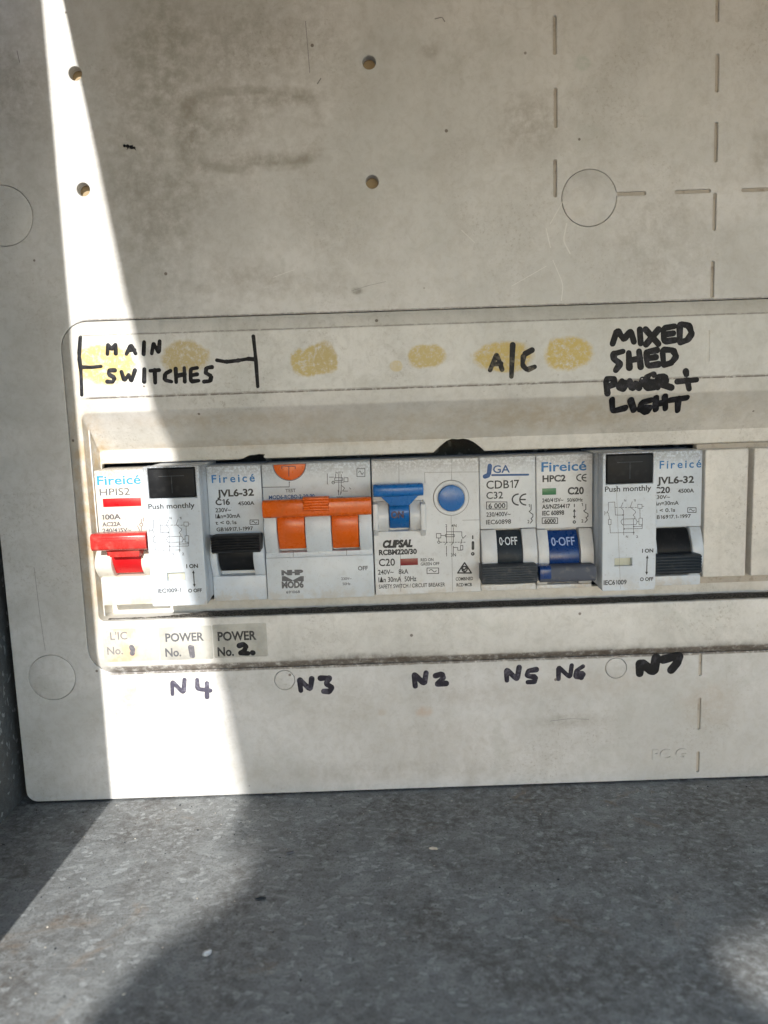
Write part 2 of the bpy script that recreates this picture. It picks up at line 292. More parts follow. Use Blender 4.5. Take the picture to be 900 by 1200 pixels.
def circle(x, z, r, n=40, a0=0.0, a1=360.0, rz=None):
    full = abs(a1 - a0) >= 360
    k = n if full else n + 1
    return [(x + r * math.cos(rad(a0 + (a1 - a0) * i / n)), z + (rz or r) * math.sin(rad(a0 + (a1 - a0) * i / n))) for i in range(k)]
def rrect(x0, x1, z0, z1, r, n=8):
    out = []
    for cx, cz, a in ((x1 - r, z1 - r, 0), (x0 + r, z1 - r, 90), (x0 + r, z0 + r, 180), (x1 - r, z0 + r, 270)):
        out += circle(cx, cz, r, n, a, a + 90)
    return out
def curve_plate(loops, d_back, d_front, bev):
    """a sheet with holes: the first loop is its outline, the others are cut out"""
    cu = bpy.data.curves.new('tmp', 'CURVE'); cu.dimensions = '2D'; cu.fill_mode = 'BOTH'
    for lp in loops:
        sp = cu.splines.new('POLY'); sp.points.add(len(lp) - 1); sp.use_cyclic_u = True
        for p, (x, z) in zip(sp.points, lp): p.co = (x, z, 0, 1)
    th = d_front - d_back
    cu.extrude = th / 2 - bev; cu.bevel_depth = bev; cu.bevel_resolution = 1; cu.offset = -bev
    ob = bpy.data.objects.new('tmp', cu); COL.objects.link(ob)
    me = bpy.data.meshes.new_from_object(ob.evaluated_get(bpy.context.evaluated_depsgraph_get()))
    bm = bmesh.new(); bm.from_mesh(me)
    bpy.data.objects.remove(ob); bpy.data.meshes.remove(me); bpy.data.curves.remove(cu)
    for v in bm.verts: x, y, z = v.co; v.co = (x, -((d_back + d_front) / 2 + z), y)
    return bm
def capsule(bm, p, q, r0, r1, h, surf):
    """one domed stroke of ink from p to q, lying on the surface surf(x, z) -> d"""
    dx, dz = q[0] - p[0], q[1] - p[1]; a = math.atan2(dz, dx) if (dx or dz) else 0.0
    n = 6; rings = []
    for k, hh in ((1.0, 0.0), (0.78, 0.75)):
        ring = []
        for i in range(n + 1):
            t = a + math.pi / 2 + math.pi * i / n; ring.append((p[0] + k * r0 * math.cos(t), p[1] + k * r0 * math.sin(t), hh))
        for i in range(n + 1):
            t = a - math.pi / 2 + math.pi * i / n; ring.append((q[0] + k * r1 * math.cos(t), q[1] + k * r1 * math.sin(t), hh))
        rings.append([bm.verts.new((x, -(surf(x, z) + h * hh + 0.012), z)) for x, z, hh in ring])
    m = len(rings[0])
    for i in range(m):
        j = (i + 1) % m; bm.faces.new((rings[0][i], rings[0][j], rings[1][j], rings[1][i]))
    c0 = bm.verts.new((p[0], -(surf(*p) + h + 0.012), p[1])); c1 = bm.verts.new((q[0], -(surf(*q) + h + 0.012), q[1]))
    for i in range(n): bm.faces.new((rings[1][i], rings[1][i + 1], c0))
    for i in range(n + 1, m - 1): bm.faces.new((rings[1][i], rings[1][i + 1], c1))
    bm.faces.new((rings[1][n], rings[1][n + 1], c1, c0)); bm.faces.new((rings[1][m - 1], rings[1][0], c0, c1))
def smooth_path(pts):
    out = [pts[0]]
    for i in range(1, len(pts) - 1):
        a, b, c = pts[i - 1], pts[i], pts[i + 1]
        for t in (0.16, 0.5, 0.84):
            u = ((b[0] * 0.72 + a[0] * 0.28), (b[1] * 0.72 + a[1] * 0.28)); w = ((b[0] * 0.72 + c[0] * 0.28), (b[1] * 0.72 + c[1] * 0.28))
            out.append(((1 - t) ** 2 * u[0] + 2 * t * (1 - t) * b[0] + t * t * w[0], (1 - t) ** 2 * u[1] + 2 * t * (1 - t) * b[1] + t * t * w[1]))
    out.append(pts[-1]); return out
def ink_strokes(bm, paths, r, h, surf, vary=0.16):
    for path in paths:
        rr = r * (1 + random.uniform(-vary, vary))
        for a, b in zip(path, path[1:]):
            r2 = r * (1 + random.uniform(-vary, vary)); capsule(bm, a, b, rr, r2, h * random.uniform(0.8, 1.2), surf); rr = r2

# text: Blender's built-in face, with a drawn 1 so that it reads as a figure
def glyphs(body, shear=0.0, offset=0.0):
    cu = bpy.data.curves.new('tmp', 'FONT'); cu.body = body; cu.size = 1.0; cu.shear = shear; cu.offset = offset; cu.resolution_u = 3
    ob = bpy.data.objects.new('tmp', cu); COL.objects.link(ob)
    me = bpy.data.meshes.new_from_object(ob.evaluated_get(bpy.context.evaluated_depsgraph_get()))
    v = [tuple(p.co)[:2] for p in me.vertices]; f = [tuple(p.vertices) for p in me.polygons]
    bpy.data.objects.remove(ob); bpy.data.meshes.remove(me); bpy.data.curves.remove(cu)
    return v, f
CAPH = None
def text_mesh(body, bold=0.0, shear=0.0, gap=0.0):
    V, Fc, x = [], [], 0.0
    segs, cur = [], ''
    for ch in body:
        if gap:
            segs.append(ch); continue
        if ch == '1':
            if cur: segs.append(cur)
            segs.append('1'); cur = ''
        else: cur += ch
    if cur: segs.append(cur)
    for s_ in segs:
        if s_.strip() == '': x += 0.28 * max(1, len(s_)); continue
        lead = len(s_) - len(s_.lstrip(' ')); trail = len(s_) - len(s_.rstrip(' ')); core = s_.strip()
        x += 0.28 * lead
        if s_ == '1':
            w = 0.075 + bold; H = 0.68
            v = [(0.16 - w / 2 + 0.10, 0), (0.26 + w / 2, 0), (0.26 + w / 2, H), (0.26 - w * 0.3, H), (0.06, H - 0.13), (0.06, H - 0.21), (0.26 - w / 2, H - 0.12)]
            f = [(0, 1, 2, 3, 6), (3, 4, 5, 6)]
        else: v, f = glyphs(core, shear, bold * 0.5)
        if not v: continue
        x0 = min(p[0] for p in v); x1 = max(p[0] for p in v); b = len(V)
        V += [(p[0] - x0 + x, p[1]) for p in v]; Fc += [tuple(i + b for i in q) for q in f]
        x += x1 - x0 + 0.085 + gap + 0.28 * trail
    return V, Fc
def write(bm, body, c, u0, u1, vb, cap, d, bold=0.0, shear=0.0, gap=0.0, lift=0.03):
    """set body between u0 and u1 on the baseline vb of crop c, capitals cap high, on the plane d"""
    V, Fc = text_mesh(body, bold + (0.036 if cap < 36 else 0.016), shear, gap)
    w = max(p[0] for p in V) - min(p[0] for p in V); xm = min(p[0] for p in V)
    um = (u0 + u1) / 2
    X0, X1 = Q(c, u0, vb, d)[0], Q(c, u1, vb, d)[0]; Z0 = Q(c, um, vb, d)[1]; H = Q(c, um, vb - cap, d)[1] - Z0
    vs = [bm.verts.new((X0 + (p[0] - xm) / w * (X1 - X0), -(d + lift), Z0 + p[1] / 0.68 * H)) for p in V]
    for f in Fc:
        try: bm.faces.new([vs[i] for i in f])
        except ValueError: pass
def lines(bm, c, paths, d, r=0.11, h=0.03):
    flat = lambda x, z: d
    ink_strokes(bm, [[Q(c, u, v, d) for u, v in p] for p in paths], r, h, flat, 0.0)
def ring_path(u, v, ru, rv=None, n=14, a0=0, a1=360):
    return [(u + ru * math.cos(rad(a0 + (a1 - a0) * i / n)), v + (rv or ru) * math.sin(rad(a0 + (a1 - a0) * i / n))) for i in range(n + 1)]
def rect_path(u0, v0, u1, v1): return [(u0, v0), (u1, v0), (u1, v1), (u0, v1), (u0, v0)]
def wave_box(u0, v0, u1, v1):
    w, h = u1 - u0, v1 - v0; vm = (v0 + v1) / 2
    return [rect_path(u0, v0, u1, v1), [(u0 + w * t, vm - 0.22 * h * math.sin(2 * math.pi * (t - 0.2) / 0.6)) for t in [0.2 + 0.06 * i for i in range(11)]]]

# ------------------------------------------------------------------ the galvanised cabinet
ZF = -99.0                                                       # top of its floor
WX = -131.5                                                      # inner face of its left wall
cab = empty('metal_cabinet', (0, 0, ZF - 1.5), 'dark galvanised steel cabinet whose dusty floor and side wall frame the cover', 'cabinet')
bm = bmesh.new(); box(bm, WX - 1.5, 250, -72, 152, ZF - 1.5, ZF, 0.3); obj('base_sheet', bm, 'zinc', cab)
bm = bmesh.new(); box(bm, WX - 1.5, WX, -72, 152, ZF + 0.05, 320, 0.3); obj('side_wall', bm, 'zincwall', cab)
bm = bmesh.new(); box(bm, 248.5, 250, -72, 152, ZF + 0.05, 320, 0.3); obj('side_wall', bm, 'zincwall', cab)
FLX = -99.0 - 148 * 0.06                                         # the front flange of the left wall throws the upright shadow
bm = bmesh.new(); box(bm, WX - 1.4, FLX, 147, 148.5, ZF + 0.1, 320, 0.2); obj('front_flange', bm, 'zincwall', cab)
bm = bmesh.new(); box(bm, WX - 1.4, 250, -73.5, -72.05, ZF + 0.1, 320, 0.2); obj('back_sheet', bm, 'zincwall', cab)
# unseen open door on the left, added to block sky light
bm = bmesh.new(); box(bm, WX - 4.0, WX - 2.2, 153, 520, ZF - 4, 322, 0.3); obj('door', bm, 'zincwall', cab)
# the open ground below the cabinet, out of view, added to bounce light
def ground_mat():
    n = NT('dry_earth'); f = n.noise(3, 6); c = n.mix(n.step(f, 0.35, 0.7), (0.30, 0.25, 0.19), (0.36, 0.32, 0.27)); return n.done(c, 0.95)
M['ground'] = ground_mat()
bm = bmesh.new(); vs = [bm.verts.new(p) for p in ((-30000, -30000, -1150), (30000, -30000, -1150), (30000, 30000, -1150), (-30000, 30000, -1150))]; bm.faces.new(vs)
gd = obj('ground', bm, 'ground', smooth=0); gd['kind'] = 'structure'; gd['label'] = 'dry bare earth in front of the cabinet'
# added unseen sheet, cut to throw the shadow edges on cover and floor
LT, LS = 200.0, 0.01                                             # height of the sheet at the cover, rise per mm outwards
def shade_sheet_pt(x, d, z):
    """where the sun ray that reaches (x, d, z) crosses the lid plane -> (x, distance out)"""
    k = -SUN_DIR / SUN_DIR.y
    # point + t*k (towards the sun: -Y), outward distance a = d + t
    t = (LT + LS * d - z) / (k.z - LS)
    return x + t * k.x, d + t
shade_sheet_pts = []
for (px, py) in ((74, 0), (109, 165), (147, 350), (171, 440), (209, 590), (252, 775), (285, 935)): x, z = P(px, py); shade_sheet_pts.append(shade_sheet_pt(x, 0, z))
def floor_pt(px, py):
    v = AX[0] * ((px - 450) / F_PX) + AX[1] * ((600 - py) / F_PX) + AX[2]; t_ = (ZF - CAM.z) / v.z
    return CAM.x + t_ * v.x, -(CAM.y + t_ * v.y)
for (px, py) in ((275, 971), (264, 984), (264, 990), (284, 998), (302, 1002), (299, 1012), (287, 1030), (279, 1048), (268, 1066), (236, 1086), (190, 1112), (145, 1153), (102, 1200), (40, 1290), (-60, 1400)): shade_sheet_pts.append(shade_sheet_pt(*floor_pt(px, py), ZF))
a = shade_sheet_pts[0]; slope = (shade_sheet_pts[6][0] - a[0]) / (shade_sheet_pts[6][1] - a[1])
shade_sheet_pts.insert(0, (a[0] - slope * (a[1] - 2), 2.0))
yend = shade_sheet_pts[-1][1]
right = [(330, yend), (330, shade_sheet_pt(0, 150, ZF)[1])] + [shade_sheet_pt(x, d, ZF) for x, d in ((130, 116), (82, 108), (74, 97), (78, 85), (130, 62))] + [(330, shade_sheet_pt(0, 40, ZF)[1]), (330, 2.0)]
outline = shade_sheet_pts + right
b = bmesh.new()
lo = [b.verts.new((x, -a_, LT + LS * a_)) for x, a_ in outline]; hi = [b.verts.new((x, -a_, LT + LS * a_ + 2.0)) for x, a_ in outline]
b.faces.new(lo); b.faces.new(hi[::-1])
for i in range(len(lo)): j = (i + 1) % len(lo); b.faces.new((lo[i], hi[i], hi[j], lo[j]))
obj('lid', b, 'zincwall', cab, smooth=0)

# ------------------------------------------------------------------ the cover of the switchboard
panel = empty('switchboard_cover', PB, 'dirty cream plastic switchboard cover with drilled holes and handwritten circuit names', 'switchboard cover')
# levels: face 0, surround 1.5, recess floor -9
SX0, SX1, SZ0, SZ1 = -102.7, 215.0, -52.5, 65.4
slots = []
def slot(px0, py0, px1, py1, w=1.1):
    (x0, z0), (x1, z1) = P(px0, py0), P(px1, py1)
    if abs(z1 - z0) > abs(x1 - x0): xm = (x0 + x1) / 2; slots.append(rrect(xm - w / 2, xm + w / 2, min(z0, z1), max(z0, z1), w * 0.45, 4))
    else: zm = (z0 + z1) / 2; slots.append(rrect(min(x0, x1), max(x0, x1), zm - w / 2, zm + w / 2, w * 0.45, 4))
for s_ in ((650, 18, 650, 64), (651, 103, 651, 150), (650.5, 187, 650.5, 231), (841, -30, 841, 26), (840.5, 63, 840.5, 108), (839.5, 143, 839, 190), (838, 226, 837, 270), (835.5, 306, 834.5, 349),
           (722, 227.5, 757, 226), (791, 225, 833, 223.5), (869, 223, 912, 221), (821, 766, 820.5, 792), (819.5, 818, 819, 855), (818, 881, 817.5, 905)): slot(*s_)
knock = []
for (px, py, rpx) in ((4, 253, 33), (690.5, 232, 31), (61, 794, 28.5), (333.5, 797, 12.5), (722, 783, 13)):
    x, z = P(px, py); knock.append((x, z, rpx / 3.54))
holes = [(*P(px, py), 2.05) for px, py in ((88, 86), (97.5, 222), (432.5, 73), (436, 213))]
outer = rrect(-128.6, 240, -98.4, 262, 4.0)
hole_s = rrect(SX0, SX1, SZ0, SZ1, 9.0)
loops = [outer, hole_s] + slots + [circle(x, z, r) for x, z, r in knock if z - r > SZ0 + 120 or z + r < SZ0 - 0.3 or x + r < SX0] + [circle(x, z, r, 24) for x, z, r in holes]
obj('face_plate', curve_plate(loops, -2.4, 0.0, 0.22), 'face', panel)
bk = [outer and rrect(-127, 238, -96.5, 260, 4.0), rrect(SX0 + 6, SX1 - 6, SZ0 + 6, SZ1 - 6, 6)] + [circle(x, z, r, 24) for x, z, r in holes]
obj('backing_sheet', curve_plate(bk, -3.6, -0.75, 0.1) if False else curve_plate([bk[0], bk[1]] + bk[2:], -3.4, -2.45, 0.05), 'face', panel)
for (x, z, r) in knock:
    bm = bmesh.new(); plate(bm, circle(x, z, r - 0.17, 48), -2.4, 0.02, 0.12); obj('knockout', bm, 'face', panel)
for (x, z, r) in holes:
    bm = bmesh.new(); plate(bm, circle(x, z, r + 2.0, 24), -5.0, -3.8, 0); obj('board_behind_hole', bm, 'hole', panel)
SLOT_D = -0.8
for s_ in slots:                                                  # each slot has a dirty floor of its own
    xs = [p[0] for p in s_]; zs = [p[1] for p in s_]
    bm = bmesh.new(); box(bm, min(xs) - 0.3, max(xs) + 0.3, -2.38, SLOT_D, min(zs) - 0.3, max(zs) + 0.3, 0); obj('slot_floor', bm, 'slot', panel)

def loft(levels):
    """rings of (x0, x1, z0, z1, radius, d) joined one after the other and closed into a solid"""
    bm = bmesh.new(); rings = []
    for (x0, x1, z0, z1, r, d) in levels: rings.append([bm.verts.new((x, -d, z)) for x, z in rrect(x0, x1, z0, z1, r, 8)])
    n = len(rings[0])
    for a_, b_ in zip(rings, rings[1:] + rings[:1]):
        for i in range(n):
            j = (i + 1) % n; bm.faces.new((a_[i], a_[j], b_[j], b_[i]))
    bmesh.ops.recalc_face_normals(bm, faces=bm.faces); return bm
D1, DR = 1.5, -9.0
RX0, RX1, RZ0, RZ1 = -97.4, 208.0, -33.8, 35.8                    # recess mouth
CX0, CX1, CZ0, CZ1 = -95.9, 200.0, -30.0, 18.6                    # cut-out in the recess floor
sur = loft([
    (SX0 + 0.25, SX1 - 0.25, SZ0 + 0.25, SZ1 - 0.25, 8.8, -2.4), (SX0 + 0.25, SX1 - 0.25, SZ0 + 0.25, SZ1 - 0.25, 8.8, -0.15), (SX0 + 0.5, SX1 - 0.5, SZ0 + 0.45, SZ1 - 0.45, 8.6, 0.1),
    (SX0 + 4.6, SX1 - 4.6, SZ0 + 2.7, SZ1 - 4.5, 5.5, D1 - 0.12), (SX0 + 4.95, SX1 - 4.95, SZ0 + 3.1, SZ1 - 4.9, 5.2, D1),
    (RX0 - 0.35, RX1 + 0.35, RZ0 - 0.6, RZ1 + 0.7, 2.4, D1), (RX0 - 0.1, RX1 + 0.1, RZ0 - 0.15, RZ1 + 0.15, 2.2, D1 - 0.2), (RX0, RX1, RZ0, RZ1 - 0.3, 2.0, D1 - 0.6),
    (RX0 + 1.0, RX1 - 2, -34.1, 23.7, 1.2, DR + 0.35), (RX0 + 1.1, RX1 - 2.2, -34.0, 23.3, 1.5, DR),
    (CX0 - 0.1, CX1, CZ0 - 0.3, CZ1 + 0.3, 0.8, DR), (CX0, CX1, CZ0, CZ1, 0.7, DR - 0.3), (CX0, CX1, CZ0, CZ1, 0.7, DR - 2.2), (SX0 + 3, SX1 - 3, SZ0 + 3, SZ1 - 3, 3, DR - 2.2), (SX0 + 3, SX1 - 3, SZ0 + 3, SZ1 - 3, 3, -2.4)])
def cutter(pts):
    b = bmesh.new(); plate(b, pts, DR - 6, DR + 4, 0)
    me = bpy.data.meshes.new('tmp'); b.to_mesh(me); b.free(); o = bpy.data.objects.new('tmp', me); COL.objects.link(o); return o
def profile(x, z):
    """outward level of the surround at height z (inside the recess mouth's width)"""
    if z > SZ1: return 0.0
    if z > SZ1 - 4.9: return (SZ1 - z) / 4.9 * D1
    if z > 40.75: return D1 + 0.22
    if z > RZ1: return D1
    if z > 23.3: return D1 + (DR - D1) * (RZ1 - z) / (RZ1 - 23.3)
    if z > RZ0: return DR
    if z > SZ0 + 3.1: return D1
    if z > SZ0: return (z - SZ0) / 3.1 * D1
    return 0.0
me = bpy.data.meshes.new('tmp'); sur.to_mesh(me); sur.free()
so_ = bpy.data.objects.new('tmp', me); COL.objects.link(so_)
nx = [Q('C', u, v, DR) for u, v in ((430, 185), (432, 160), (452, 138), (480, 112), (515, 84), (548, 70), (580, 74), (612, 69), (648, 76), (680, 92), (708, 114), (735, 136), (748, 152), (748, 185))]
chip = [Q('B', u, v, DR) for u, v in ((175, 60), (190, 44), (232, 32), (262, 16), (318, 8), (345, 10), (338, 24), (352, 36), (360, 60))]
for pts in (nx, chip):
    c = cutter(pts); md = so_.modifiers.new('b', 'BOOLEAN'); md.operation = 'DIFFERENCE'; md.solver = 'EXACT'; md.object = c
me2 = bpy.data.meshes.new_from_object(so_.evaluated_get(bpy.context.evaluated_depsgraph_get()))
sur = bmesh.new(); sur.from_mesh(me2)
for o in [o for o in COL.objects if o.name.startswith('tmp')]: bpy.data.objects.remove(o)
obj('cover_surround', sur, 'surround', panel, smooth=35)
# strip for the circuit names: a separate inlay with a hairline gap round it
bm = curve_plate([rrect(SX0 + 5.6, SX1 - 5.6, 40.85, SZ1 - 5.0, 0.8), rrect(*[(P(828, 388)[0] - 0.35), (P(828, 388)[0] + 0.35)], P(827, 425)[1], P(829, 388)[1], 0.3, 4)], D1 - 0.9, D1 + 0.22, 0.12)
obj('label_strip', bm, 'strip', panel)
# dust lying on the lower ledge of the recess
bm = bmesh.new(); n = 150; prev = None
for i in range(n + 1):
    x = RX0 + 2.4 + (135 - RX0) * i / n; k = min(1.0, max(0.0, (x + 78) / 14))
    w0 = DR + 0.5 + random.uniform(0, 1.0) + 6.5 * (1 - k); w1 = D1 - 0.55 - random.uniform(0, 0.9) - 1.2 * (1 - k)
    cur = [bm.verts.new((x, -w0, -34.02)), bm.verts.new((x, -(w0 * 0.7 + w1 * 0.3), -33.6 + random.uniform(-0.1, 0.2))), bm.verts.new((x, -(w0 * 0.3 + w1 * 0.7), -33.5 + random.uniform(-0.1, 0.25))), bm.verts.new((x, -w1, -33.85))]
    if prev:
        for a_ in range(3): bm.faces.new((prev[a_], prev[a_ + 1], cur[a_ + 1], cur[a_]))
    prev = cur
o = obj('dust_layer', bm, 'dust', panel, label='dark gritty dust lying along the lower ledge of the recess'); o['kind'] = 'stuff'
# unused pole positions, closed by breakaway blanks
bm = bmesh.new(); box(bm, 107.2, 199.9, DR - 1.9, -7.2, CZ0 + 0.05, CZ1 - 0.05, 0.3); obj('filler_frame', bm, 'slot', panel)
for i in range(4):
    x0 = 107.9 + i * 17.6 - (1.2 if i else 0)
    bm = bmesh.new(); box(bm, x0, 107.9 + i * 17.6 + (14.6 if i == 0 else 14.6), -7.6, -1.6, -26.6, 17.0, 0.5, 3); obj('pole_filler', bm, 'filler', panel)
bm = bmesh.new(); lines(bm, 'E', [ring_path(640, 560, 130, 120, 18, 20, 75)], -1.6, 0.12, 0.02); obj('moulded_arc', bm, 'filler', panel)
# embossed mark
bm = bmesh.new(); write(bm, 'PC G', 'p', 764, 804, 889, 11, 0.0, 0.01, lift=0.0)
r_ = bmesh.ops.extrude_face_region(bm, geom=bm.faces[:]); bmesh.ops.translate(bm, vec=(0, -0.4, 0), verts=[v for v in r_['geom'] if isinstance(v, bmesh.types.BMVert)])
obj('embossed_letters', bm, 'face', panel)

# stickers
def sticker(px0, py0, px1, py1, mat, label):
    x0, x1, z0, z1 = rect('p', px0, py0, px1, py1, D1)
    bm = bmesh.new(); plate(bm, rrect(x0, x1, z0, z1, 0.5, 4), D1 - 0.02, D1 + 0.10, 0.04); return obj('label_sticker', bm, mat, panel, label)
s1 = sticker(121, 736, 186, 775, 'tapeworn', 'worn peeling label tape'); s2 = sticker(187, 734, 249, 773, 'tape', 'label tape reading POWER No. 1'); s3 = sticker(250, 731, 313, 770, 'tape', 'label tape reading POWER No. 2')
DT = D1 + 0.10
bm = bmesh.new(); write(bm, "L'IC", 'L', 240, 310, 275, 30, DT); write(bm, 'No.', 'L', 228, 292, 335, 30, DT, 0.01); obj('printed_text', bm, 'inkpale', s1)
bm = bmesh.new(); write(bm, 'POWER', 'L', 464, 620, 281, 32, DT, 0.02); write(bm, 'No.', 'L', 464, 528, 343, 32, DT, 0.02); obj('printed_text', bm, 'inkgrey', s2)
bm = bmesh.new(); write(bm, 'POWER', 'L', 676, 833, 277, 34, DT, 0.03); write(bm, 'No.', 'L', 676, 742, 341, 34, DT, 0.03); obj('printed_text', bm, 'ink', s3)
def hand(c, paths, r, mat, label, parent=panel, d=None, name='marker_writing', sm=True, h=0.07):
    bm = bmesh.new()
    def on(u, v):
        if d is not None: return Q(c, u, v, d)
        dd = 0.0
        for _ in range(12): x, z = Q(c, u, v, dd); dd = 0.5 * dd + 0.5 * profile(x, z)
        return Q(c, u, v, dd)
    pp = [[on(u, v) for u, v in (smooth_path(p) if sm and len(p) > 2 else p)] for p in paths]
    ink_strokes(bm, pp, r, h, profile if d is None else (lambda x, z: d))
    return obj(name, bm, mat, parent, label)
hand('L', [[(326, 306), (332, 318), (329, 331)]], 0.8, 'markergrey', 'handwritten 1', s1, DT)
hand('L', [[(565, 306), (570, 342)], [(572, 306), (575, 342)]], 0.75, 'markergrey', 'handwritten 1', s2, DT)
hand('L', [[(763, 300), (780, 294), (790, 304), (785, 318), (764, 332), (798, 331)], [(816, 328), (818, 329)]], 0.85, 'marker', 'handwritten 2', s3, DT)
hand('M', [[(228, 190), (230, 150), (245, 172), (262, 148), (262, 188)], [(305, 190), (325, 152), (342, 188)], [(312, 176), (338, 173)], [(377, 142), (375, 190)], [(408, 188), (415, 145), (436, 186), (440, 138)],
           [(258, 256), (235, 256), (232, 272), (258, 286), (250, 304), (228, 302)], [(285, 262), (297, 300), (315, 272), (325, 302), (340, 256)], [(378, 252), (377, 302)], [(402, 258), (438, 255)], [(420, 256), (422, 306)],
           [(484, 258), (462, 270), (460, 296), (488, 302)], [(505, 250), (507, 304)], [(540, 246), (542, 302)], [(507, 279), (541, 272)], [(592, 246), (565, 250), (566, 302), (598, 298)], [(566, 277), (592, 272)],
           [(652, 243), (630, 246), (626, 266), (650, 280), (645, 300), (620, 302)]], 0.66, 'marker', 'MAIN SWITCHES written in black marker')
hand('M', [[(118, 122), (113, 200), (121, 260), (124, 356)], [(122, 243), (165, 244), (202, 240)]], 0.62, 'marker', 'bracket line drawn left of the words', name='marker_bracket')
hand('M', [[(820, 118), (829, 200), (838, 322)], [(672, 215), (710, 222), (760, 216), (800, 209), (828, 212)]], 0.62, 'marker', 'bracket line drawn right of the words', name='marker_bracket')
hand('R', [[(38, 248), (58, 196), (75, 246)], [(45, 230), (72, 228)], [(108, 170), (104, 268)], [(168, 186), (142, 200), (138, 232), (152, 248), (176, 238)]], 0.85, 'markerdry', 'A/C written in dry black marker')
hand('R', [[(418, 166), (432, 122), (452, 154), (474, 126), (484, 160)], [(502, 122), (505, 165)], [(520, 122), (560, 167)], [(560, 122), (522, 168)], [(610, 112), (574, 118), (578, 160), (612, 155)], [(578, 138), (606, 134)], [(626, 160), (626, 104), (655, 110), (664, 135), (650, 155), (628, 162)],
           [(450, 190), (420, 198), (422, 214), (442, 228), (428, 248)], [(468, 195), (470, 240)], [(500, 190), (505, 238)], [(470, 218), (503, 212)], [(555, 186), (522, 192), (525, 236), (560, 230)], [(524, 212), (552, 208)], [(576, 232), (572, 184), (605, 186), (616, 205), (600, 226), (578, 232)],
           [(402, 320), (396, 276), (420, 274), (426, 290), (402, 300)], [(446, 282), (436, 300), (452, 308), (462, 292), (446, 282)], [(470, 282), (478, 306), (490, 288), (500, 306), (510, 278)], [(545, 262), (520, 274), (522, 305), (548, 300)], [(522, 288), (545, 284)], [(558, 302), (556, 270), (580, 268), (584, 284), (562, 290), (600, 302)], [(618, 284), (678, 278)], [(645, 252), (655, 306)],
           [(416, 340), (418, 376), (456, 366)], [(474, 342), (484, 372)], [(536, 342), (508, 348), (502, 370), (524, 380), (536, 364), (518, 364)], [(552, 335), (552, 370)], [(580, 330), (582, 368)], [(552, 354), (580, 348)], [(594, 342), (648, 334)], [(622, 338), (620, 374)]], 1.02, 'marker', 'MIXED SHED POWER + LIGHT written in thick black marker')
hand('L', [[(492, 497), (490, 443), (537, 494), (541, 438)], [(592, 438), (593, 476), (645, 482)], [(632, 452), (632, 508)]], 0.78, 'markerfaint', 'N4 in faded black marker')  # paler violet ink than the other numbers
hand('K', [[(182, 482), (175, 433), (221, 481), (226, 434)], [(262, 432), (300, 430), (282, 454), (308, 468), (300, 486), (275, 485)]], 0.95, 'markerviolet', 'N3 in black marker')
hand('K', [[(646, 464), (640, 413), (683, 457), (690, 410)], [(728, 422), (755, 414), (760, 434), (730, 459), (771, 453)]], 0.95, 'markerviolet', 'N2 in black marker')
hand('N', [[(90, 311), (88, 275), (122, 309), (128, 270)], [(181, 277), (155, 281), (152, 297), (180, 300), (176, 315), (155, 316)]], 0.9, 'markerviolet', 'N5 in black marker')
hand('N', [[(250, 306), (250, 268), (286, 303), (291, 264)], [(326, 267), (306, 280), (302, 298), (322, 303), (328, 289), (306, 287)]], 0.85, 'markerviolet', 'N6 in black marker')
hand('N', [[(502, 289), (503, 252), (546, 286), (553, 241)], [(575, 246), (626, 232), (620, 254), (600, 278)]], 1.5, 'marker', 'N7 in very thick black marker')
# fine scratches through the grime
for (path, r) in (([(645, 262), (660, 235), (672, 220), (690, 218), (712, 219)], 0.20), ([(664, 262), (660, 282), (668, 297)], 0.25), ([(640, 268), (645, 290)], 0.16), ([(648, 305), (660, 333), (658, 352)], 0.13), ([(541, 270), (556, 284)], 0.12), ([(600, 335), (640, 312)], 0.10), ([(320, 325), (345, 316)], 0.10)):
    hand('p', [path], r * 0.8, 'scuff', None, d=0.0, name='scratch', h=0.008)
for (path, r) in (([(412, 341), (430, 335), (452, 330)], 0.06), ([(358, 25), (361, 60), (363, 85)], 0.09), ([(20, 60), (23, 73)], 0.12), ([(510, 22), (518, 20), (521, 25)], 0.16), ([(40, 665), (46, 715), (53, 762)], 0.07), ([(645, 845), (668, 842), (690, 843)], 0.08), ([(372, 98), (376, 92)], 0.2)):
    hand('p', [path], r, 'inkpale', None, d=0.0, name='dirt_line', h=0.01)

# ------------------------------------------------------------------ breakers
ROW = 'circuit breakers in the row'
ZT, ZB = 17.2, -28.2
def body_prof(zs, zl, d=1.0, back=-16.0, dz=-2.5, dl=None, top=ZT, bot=ZB):
    """side outline: label face down to zs, handle bay down to zl, lower face"""
    dl = d if dl is None else dl
    return [(back, top), (d, top), (d, zs), (dz, zs), (dz, zl), (dl, zl), (dl, bot), (back, bot)]
def arc_prof(z0, z1, d0, bulge, back, n=10):
    zc, h = (z0 + z1) / 2, (z1 - z0) / 2
    return [(back, z1)] + [(d0 + bulge * math.cos(math.pi / 2 * (1 - 2 * i / n)) , zc + h * (1 - 2 * i / n)) for i in range(n + 1)] + [(back, z0)]
def guard(parent, x0, x1, z0, z1, d0, bulge, mat):
    bm = bmesh.new(); prism(bm, arc_prof(z0, z1, d0, bulge, -2.6), x0, x1, 0.3); obj('toggle_guard', bm, mat, parent)
def barrel(parent, x0, x1, z0, z1, d0, bulge, mat, ridges=0):
    bm = bmesh.new(); prism(bm, arc_prof(z0, z1, d0, bulge, -2.4, 16), x0, x1, 0.2); return obj('toggle', bm, mat, parent)
